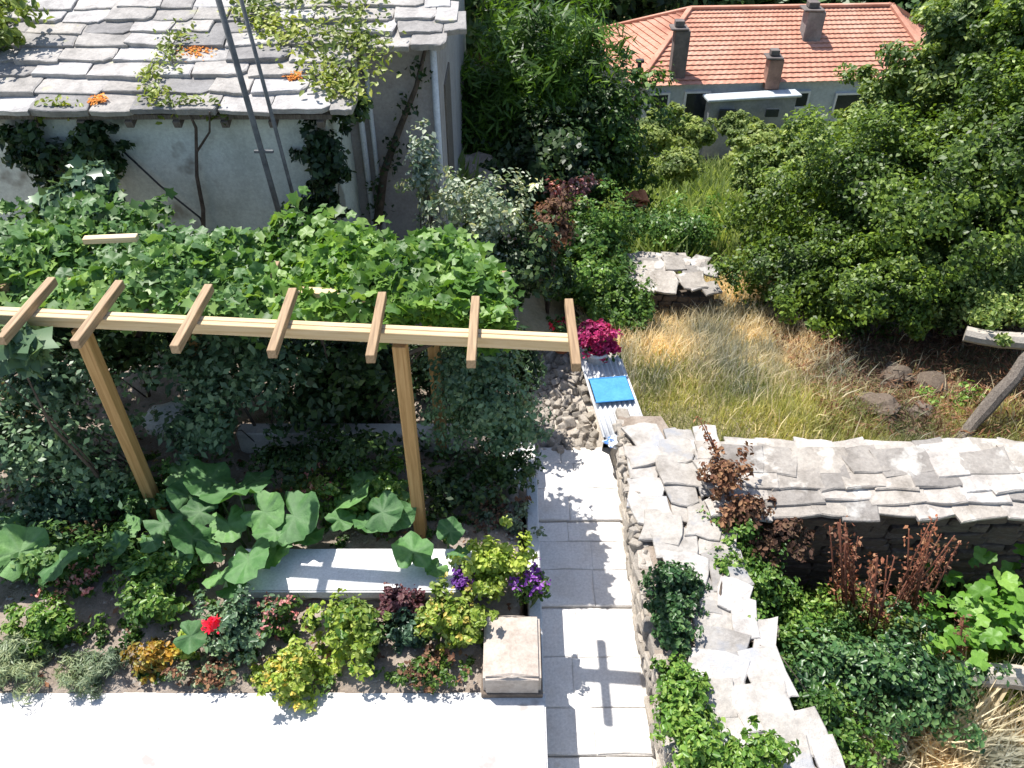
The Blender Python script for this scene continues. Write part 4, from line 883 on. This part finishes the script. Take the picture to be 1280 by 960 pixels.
squash('squash plant with folded leaves between the left post and the rose', [(205, 655, .4, 26), (240, 672, .42, 28), (222, 700, .34, 22), (190, 675, .34, 20), (262, 690, .36, 22)])
squash('squash leaf pair covering the right end of the white slab', [(516, 690, .4, 28), (562, 664, .36, 20), (575, 690, .3, 18), (545, 710, .25, 16)])
# low grey wall and pale bits in the shade under the pergola
t = thing('low_wall', 'low grey concrete kerb in shade beneath the pergola', 'wall', (-1.6, 5.75, 0)); part('kerb', box_mesh('kerb', (0, 0, .12), (2.2, .16, .28), M['mortar'], .012), t)
q = atz(205, 497, .5)
t = thing('sack', 'pale sack lying behind the left pergola post', 'sack', (q.x, q.y, 0))
bm = bmesh.new(); bmesh.ops.create_icosphere(bm, subdivisions=3, radius=.22)
for v in bm.verts:
    q = v.co.copy(); v.co *= 1+.1*sin(q.x*22)*cos(q.y*25+q.z*20); v.co.z *= .8; v.co.x *= 1.4; v.co.z = max(v.co.z, -.1)
part('body', bm_mesh('body', bm, M['whitewash'], True), t, loc=(0, 0, .2))

# magenta flowers with pots at the head of the path
c = atz(748, 424, .15); t = thing('bougainvillea', 'round magenta flowering plant in a pot at the end of the pergola', 'flower', (c.x, c.y, -.22))
P, N = cloud((0, 0, .37), np.array((.2, .19, .19)), 100, 24, .06, .4, .5); part('blossom', leaves('blossom', P, N, .05, G['magenta'], 'fold'), t, True)
P, N = cloud((0, 0, .3), np.array((.24, .2, .18)), 40, 14, .07, .6, .5); part('foliage', leaves('foliage', P, N, .05, G['bush'], 'fold'), t, True)
def pot_mesh(r, hgt, mat):
    bm = bmesh.new(); prof = [(0, 0), (r*.68, 0), (r*.92, hgt*.82), (r*1.05, hgt*.82), (r*1.05, hgt), (r*.9, hgt), (r*.85, hgt*.85), (0, hgt*.85)]; rings = []
    for pr0, z in prof: rings.append([bm.verts.new((max(pr0, .001)*cos(2*pi*k/18), max(pr0, .001)*sin(2*pi*k/18), z)) for k in range(18)])
    for a, b in zip(rings[:-1], rings[1:]):
        for k in range(18): bm.faces.new((a[k], a[(k+1) % 18], b[(k+1) % 18], b[k]))
    return bm_mesh('pot', bm, mat, True)
part('pot', pot_mesh(.13, .22, M['whitewash']), t)
c = atz(703, 412, .1); t = thing('flower_pot', 'terracotta pot with faded pink flowers beside the end rafter', 'flower pot', (c.x, c.y, -.2)); part('pot', pot_mesh(.12, .24, M['terracotta']), t)
P, N = cloud((0, 0, .36), np.array((.16, .14, .12)), 30, 14, .06, .5, .5); part('foliage', leaves('foliage', P, N, .045, G['bush'], 'fold'), t, True)
P, N = cloud((0, 0, .4), np.array((.15, .14, .1)), 20, 10, .05, .5, .5); part('blossom', leaves('blossom', P, N, .04, G['redpetal'], 'fold'), t, True)

# ------------------------------------------------------------------ sunken yard
YZ = -1.4
def yard(name, label, cat, blobs, mat, leaf, kind='fold', **k): return mass(name, label, cat, blobs, mat, leaf, kind, **k)
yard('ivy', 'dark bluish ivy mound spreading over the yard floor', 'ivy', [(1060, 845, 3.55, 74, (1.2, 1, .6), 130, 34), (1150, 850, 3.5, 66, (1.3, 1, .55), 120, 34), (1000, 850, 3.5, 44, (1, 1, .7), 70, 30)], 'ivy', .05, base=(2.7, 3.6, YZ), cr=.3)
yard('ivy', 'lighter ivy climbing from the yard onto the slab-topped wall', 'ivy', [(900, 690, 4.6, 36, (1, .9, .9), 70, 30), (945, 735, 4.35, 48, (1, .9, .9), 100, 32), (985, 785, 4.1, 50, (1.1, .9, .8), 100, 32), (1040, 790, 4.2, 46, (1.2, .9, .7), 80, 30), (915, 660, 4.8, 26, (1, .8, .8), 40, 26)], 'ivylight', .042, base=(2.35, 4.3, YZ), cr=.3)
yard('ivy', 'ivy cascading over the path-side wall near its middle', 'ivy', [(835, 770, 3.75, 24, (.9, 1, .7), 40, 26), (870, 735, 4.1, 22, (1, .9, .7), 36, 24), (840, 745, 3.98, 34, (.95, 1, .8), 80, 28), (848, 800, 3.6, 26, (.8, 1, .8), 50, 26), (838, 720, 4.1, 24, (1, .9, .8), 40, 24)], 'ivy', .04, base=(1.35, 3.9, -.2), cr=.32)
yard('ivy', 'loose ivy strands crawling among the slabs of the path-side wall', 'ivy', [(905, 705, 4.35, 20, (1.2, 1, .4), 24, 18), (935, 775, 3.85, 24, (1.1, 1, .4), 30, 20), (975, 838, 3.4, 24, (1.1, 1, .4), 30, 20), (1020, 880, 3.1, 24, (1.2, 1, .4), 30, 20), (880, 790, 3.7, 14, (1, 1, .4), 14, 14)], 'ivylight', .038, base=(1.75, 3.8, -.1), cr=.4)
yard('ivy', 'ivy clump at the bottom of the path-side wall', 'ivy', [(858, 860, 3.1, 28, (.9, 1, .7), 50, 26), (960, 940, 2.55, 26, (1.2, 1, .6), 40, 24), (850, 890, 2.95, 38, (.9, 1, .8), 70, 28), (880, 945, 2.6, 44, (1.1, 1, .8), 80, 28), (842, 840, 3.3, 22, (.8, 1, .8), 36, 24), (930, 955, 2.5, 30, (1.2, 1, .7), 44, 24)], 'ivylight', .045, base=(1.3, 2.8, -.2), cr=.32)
yard('shrub', 'withered brown shrub draped over the corner of the slab coping', 'shrub', [(905, 590, 5.15, 28, (.8, .9, 1.1), 50, 24), (930, 640, 4.9, 34, (1.1, .9, .8), 70, 26), (968, 668, 4.75, 30, (1.2, .9, .7), 50, 24)], 'dead', .045, base=(1.95, 5.0, YZ), cr=.38)
yard('bramble', 'low mixed green growth at the right end of the yard wall', 'bush', [(1060, 760, 4.4, 40, (1.3, .9, .6), 70, 26), (1120, 790, 4.1, 40, (1.3, .9, .6), 70, 26)], 'bramble', .045, base=(2.9, 4.3, YZ), cr=.35)
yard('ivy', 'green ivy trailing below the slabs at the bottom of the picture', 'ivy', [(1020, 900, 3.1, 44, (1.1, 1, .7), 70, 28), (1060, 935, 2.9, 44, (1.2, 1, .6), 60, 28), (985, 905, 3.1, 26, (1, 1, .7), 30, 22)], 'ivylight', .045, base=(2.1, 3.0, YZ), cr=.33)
# vine with big bright leaves at the right
t = thing('grape_vine', 'vine with broad bright leaves against the right end of the yard wall', 'grape vine', (4.2, 4.2, YZ))
pts = []
lm = single_leaf_mat('bright_leaf', ((.08, .2, .02), (.15, .32, .04), (.27, .45, .09)))
ms = []
for v_ in VL: cc = v_.copy(); cc.materials.clear(); cc.materials.append(lm); ms.append(cc)
for k in range(190):
    px = random.gauss(1235, 46); py = random.gauss(765, 30)+(px-1235)*-.25
    z = random.uniform(-.9, -.35); q = atz(px, py, z)-t.location; s = random.uniform(.1, .2); pts.append(q)
    part('leaf', random.choice(ms), t, loc=tuple(q), rot=(random.uniform(-.2, .7), random.uniform(-.4, .4), random.uniform(0, 6.3)), sc=(s, s, s))
part('stem', limb_mesh('stem', (0, .2, 0), [p for p in pts[:12]], .02, M['bark']), t)
# dry red stalks
def stalks(label, px0, py0, px1, py1, Y, n, spread):
    b = aty(px0, py0, Y); t = thing('dock_plant', label, 'dry plant', (b.x, b.y, YZ), 'dry red plants in the yard'); bm = bmesh.new(); Ps = []
    for k in range(n):
        f0 = Vector((random.gauss(0, .08), random.gauss(0, .06), 0)); tp = aty(px1+random.gauss(0, spread), py1+random.uniform(-8, 40), Y+random.uniform(-.1, .1))-t.location
        m_ = f0.lerp(tp, .5)+Vector((random.gauss(0, .03), random.gauss(0, .03), 0)); add_tube(bm, [f0, m_, tp], [.011, .009, .005], 5)
        for j in range(46):
            s = random.uniform(.35, 1); Ps.append(tuple((m_.lerp(tp, (s-.5)*2) if s > .5 else f0.lerp(m_, s*2))+Vector((random.gauss(0, .035), random.gauss(0, .035), random.gauss(0, .03)))))
    part('stem', bm_mesh('stem', bm, M['redstem'], True), t)
    P = np.array(Ps); part('foliage', leaves('foliage', P, rng.normal(size=P.shape), .04, G['red'], 'oval'), t, True)
stalks('tall dry red stalks in the middle of the dark yard wall', 1085, 750, 1058, 650, 4.42, 11, 13)
stalks('dry red stalks right of the tallest ones, leaning right', 1145, 745, 1168, 652, 4.4, 12, 17)
stalks('thin russet stalks standing between the two red clumps', 1112, 770, 1105, 700, 4.2, 8, 14)
stalks('rusty stalks in front of the bright vine leaves', 1205, 830, 1200, 775, 3.9, 6, 10)
t = thing('dock_plant', 'dead red twig sprouting from the coping above the yard', 'dry plant', (1.9, 5.55, -.0)); bm = bmesh.new(); Ps = []
for (x1, y1) in ((872, 520), (888, 545), (896, 560), (905, 575), (925, 600), (880, 530)):
    tp = aty(x1, y1, 5.55)-t.location; b0 = aty(905, 600, 5.5)-t.location; add_tube(bm, [b0, b0.lerp(tp, .5)+Vector((.02, 0, .02)), tp], [.01, .008, .004], 5)
    for j in range(60): Ps.append(tuple(b0.lerp(tp, random.random())+Vector((random.gauss(0, .025), random.gauss(0, .03), random.gauss(0, .025)))))
part('stem', bm_mesh('stem', bm, M['redstem'], True), t); P = np.array(Ps); part('foliage', leaves('foliage', P, rng.normal(size=P.shape), .035, G['red']), t, True)
# timber beam and yard stones
def log(label, a, b, r, mat, name='log', cat='log', sides=9, rr=None):
    a, b = Vector(a), Vector(b); t = thing(name, label, cat, a); d = b-a; bm = bmesh.new()
    pts = [d*k/6+Vector((random.uniform(-.02, .02), random.uniform(-.02, .02), random.uniform(-.015, .015))) for k in range(7)]
    add_tube(bm, pts, [r*random.uniform(.88, 1.1) for _ in pts], sides); part('wood', bm_mesh('wood', bm, mat), t); return t
log('bleached timber beam lying across the right of the yard', atz(1180, 838, -.75), atz(1420, 862, -.75), .1, M['palewood'])
log('dark log leaning against the bank beyond the slab coping', atz(1198, 552, -.75), aty(1300, 432, 7.3), .08, M['oldwood'])
log('grey weathered trunk lying level above the leaning log', aty(1205, 418, 7.9), aty(1340, 432, 7.5), .1, M['palewood'])
for k, (px, py, s, z, lab) in enumerate([(1075, 745, .16, -1.0, 'pale rounded stone at the foot of the red stalks'), (1118, 782, .14, -1.1, 'light stone in the middle of the yard plants'), (1060, 832, .12, -.75, 'pale stone half covered by dark ivy'), (955, 790, .11, -.5, 'small cream stone at the edge of the slabs'), (1155, 795, .1, -1.0, 'small stone beside the rusty stalks'),
        (1125, 410, .17, -1.2, 'pinkish boulder in the shade under the grove'), (1152, 418, .12, -1.2, 'flat boulder right beside the pinkish one'), (1100, 508, .2, -.85, 'broad grey boulder at the edge of the green grass'), (1150, 514, .14, -.85, 'grey boulder between the grass and the leaning log'), (1165, 480, .2, -.9, 'dark boulder behind the leaning log'), (1120, 470, .2, -.95, 'brown boulder beneath the thin shrub')]):
    q = atz(px, py, z); gz = tz(q.x, q.y) if py < 560 else None
    if gz is not None:
        for _ in range(8): q = atz(px, py, tz(q.x, q.y)+s*.3)
    bm = bmesh.new(); bmesh.ops.create_icosphere(bm, subdivisions=3, radius=1); ph = random.uniform(0, 9)
    for v in bm.verts:
        c = v.co.copy(); v.co *= 1+.16*sin(c.x*3.1+ph)*cos(c.y*2.7+ph)+.08*sin(c.z*7+c.x*6+ph); v.co = Vector((v.co.x*1.2, v.co.y, v.co.z*.62))
    for v in bm.verts: v.co += v.co*random.uniform(-.05, .05)
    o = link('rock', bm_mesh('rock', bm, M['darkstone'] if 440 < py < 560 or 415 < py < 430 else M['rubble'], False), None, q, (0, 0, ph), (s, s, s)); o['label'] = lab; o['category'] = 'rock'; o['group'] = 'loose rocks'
for v_ in (): pass
# ------------------------------------------------------------------ grasses
def blades(name, n, area, hgt, mat, label, cat='grass', z=None, wmul=.022, dens=None, lean=.35):
    x = rng.uniform(area[0], area[1], n); y = rng.uniform(area[2], area[3], n)
    if dens is not None: k = rng.uniform(0, 1, n) < dens(x, y); x, y = x[k], y[k]; n = len(x)
    zz = terrain_z(x, y) if z is None else np.full(n, z); hh = hgt*rng.uniform(.4, 1.2, n)*(1+.3*np.sin(x*2.3)*np.cos(y*1.9))
    a = rng.uniform(0, 2*pi, n); w = hh*wmul+.002; ln = rng.normal(size=(n, 2))*lean*hh[:, None]
    b = np.stack([x, y, zz-.02], 1); s = np.stack([np.cos(a)*w, np.sin(a)*w, 0*a], 1); m_ = b+np.stack([ln[:, 0]*.35, ln[:, 1]*.35, hh*.6], 1); t_ = b+np.stack([ln[:, 0], ln[:, 1], hh], 1)
    V = np.stack([b-s, b+s, m_+s*.7, m_-s*.7, t_], 1).reshape(-1, 3); base = (np.arange(n)*5)[:, None]
    me = bpy.data.meshes.new(name); F4 = base+np.array([[0, 1, 2, 3]]); F3 = base+np.array([[3, 2, 4]])
    me.vertices.add(len(V)); me.vertices.foreach_set('co', V.astype(np.float32).ravel()); me.loops.add(7*n)
    me.loops.foreach_set('vertex_index', np.concatenate([F4.ravel(), F3.ravel()]).astype(np.int32)); me.polygons.add(2*n)
    me.polygons.foreach_set('loop_start', np.concatenate([np.arange(n)*4, 4*n+np.arange(n)*3]).astype(np.int32)); me.update(calc_edges=True); me.materials.append(mat)
    o = link(name, me); o['kind'] = 'stuff'; o['label'] = label; o['category'] = cat; return o
def patch(x, y): return .5+.5*np.sin(x*1.7+.6*y)*np.cos(y*1.3-.4*x)
blades('dry_grass', 90000, (1.0, 7.5, 6.0, 13.5), .27, G['straw'], 'tall straw-coloured dry grass covering the upper field', dens=lambda x, y: np.clip(sstep(6.9, 8.6, y)*.93+.07, 0, 1)*(.5+.5*patch(x, y))*(1-.95*sstep(3.7, 4.5, x)*sstep(6.9, 7.6, y)))
blades('green_grass', 80000, (1.2, 7.5, 5.75, 11), .2, G['grass'], 'shorter green grass on the lower field behind the coping', dens=lambda x, y: np.clip(1-sstep(7.0, 8.7, y)*.92, 0, 1)*(.5+.5*(1-patch(x, y)))*(1-.97*sstep(3.7, 4.5, x)*sstep(6.9, 7.6, y)))
blades('slope_grass', 110000, (-1, 22, 11, 30), .55, G['slope'], 'rank green grass covering the slope below the tiled house', wmul=.06)
blades('yard_grass', 16000, (2.2, 6.5, 2.0, 3.4), .6, G['straw'], 'long dry yellow grass in the lower right of the yard', z=-1.4, wmul=.03, lean=.6, dens=lambda x, y: np.clip(sstep(2.3, 2.9, x), 0, 1))
blades('yard_weeds', 16000, (2.0, 7.5, 2.0, 5.0), .3, G['bramble'], 'low green weeds carpeting the sunken yard', z=-1.4, wmul=.05)
n = 30000; x = rng.uniform(3.6, 9, n); y = rng.uniform(6.6, 11, n); z = terrain_z(x, y)+rng.uniform(0, .16, n)  # added litter: brown of the ground plus tree shade, put into leaf colour
N = rng.normal(size=(n, 3))*.6+(0, 0, .7)
o = link('brushwood', leaves('brushwood', np.stack([x, y, z], 1), N, .08, G['dead'], 'needle')); o['kind'] = 'stuff'; o['label'] = 'brown brushwood and dead leaves added to darken the shaded brown ground under the grove'; o['category'] = 'brushwood'
# undergrowth on the slope: leaf litter of brambles nobody could count
n = 26000; x = rng.uniform(-1.5, 24, n); y = rng.uniform(11.5, 28.5, n); z = terrain_z(x, y)+np.abs(.3*np.sin(x*1.1+2)*np.cos(y*.9))*rng.uniform(.2, 1, n)
N = rng.normal(size=(n, 3))*.5; N[:, 2] += 1
o = link('undergrowth', leaves('undergrowth', np.stack([x, y, z], 1), N, .12, G['slope'])); o['kind'] = 'stuff'; o['label'] = 'tangled bramble undergrowth on the slope'; o['category'] = 'undergrowth'
# far wood on the opposite hillside
n = 60000; x = rng.uniform(-45, 75, n); y = rng.uniform(42, 85, n); hh = 3.0+1.8*np.sin(x*.5)*np.cos(y*.45)+1.2*np.sin(x*1.1+y*.8)
z = terrain_z(x, y)+hh*rng.uniform(0, 1, n)**.4; N = rng.normal(size=(n, 3))*.6; N[:, 2] += .8; N[:, 1] -= .3
o = link('distant_wood', leaves('distant_wood', np.stack([x, y, z], 1), N, .8, G['far'])); o['kind'] = 'stuff'; o['label'] = 'dark wood on the far hillside behind the tiled house'; o['category'] = 'wood'
# pebbles and litter on the soil of the bed
n = 2600; x = rng.uniform(-6, .08, n); y = rng.uniform(3.15, 5.9, n); P = np.stack([x, y, .035+0*x], 1); sz = rng.uniform(.006, .024, n)
tet = np.array([(1, 0, 0), (-.5, .87, 0), (-.5, -.87, 0), (0, 0, .9)]); V = P[:, None]+tet[None]*sz[:, None, None]; Fc = (np.arange(n)*4)[:, None, None]+np.array([(0, 1, 3), (1, 2, 3), (2, 0, 3)])[None]
o = link('pebbles', np_mesh('pebbles', V.reshape(-1, 3), Fc.reshape(-1, 3), M['rubble'])); o['kind'] = 'stuff'; o['label'] = 'loose pebbles and clods scattered over the garden soil'; o['category'] = 'pebbles'
n = 900; x = rng.uniform(-6, .08, n); y = rng.uniform(3.15, 5.9, n); N = rng.normal(size=(n, 3))*.3+(0, 0, 1)
o = link('leaf_litter', leaves('leaf_litter', np.stack([x, y, .05+0*x], 1), N, .05, G['dead'])); o['kind'] = 'stuff'; o['label'] = 'dry fallen leaves on the garden soil'; o['category'] = 'leaf litter'
print('objects', len(bpy.data.objects), 'polys', sum(len(m.polygons)*2 for m in bpy.data.meshes))

Pw = []; 
for k in range(150):
    if k < 60: c = (random.uniform(-5, 0), random.uniform(3.2, 3.85))
    else: c = (random.uniform(-5, -.1), random.uniform(4.35, 5.6))
    P_, _ = cloud((c[0], c[1], .04), (.09, .08, .05), 5, 16, .04); Pw.append(P_)
Pw = np.concatenate(Pw); Pw[:, 2] = np.maximum(Pw[:, 2], .03); N = rng.normal(size=Pw.shape)*.5; N[:, 2] += .8
o = link('ground_weeds', leaves('ground_weeds', Pw, N, .032, G['bush'], 'fold')); o['kind'] = 'stuff'; o['label'] = 'tiny weeds dotted over the soil of the garden bed'; o['category'] = 'weeds'
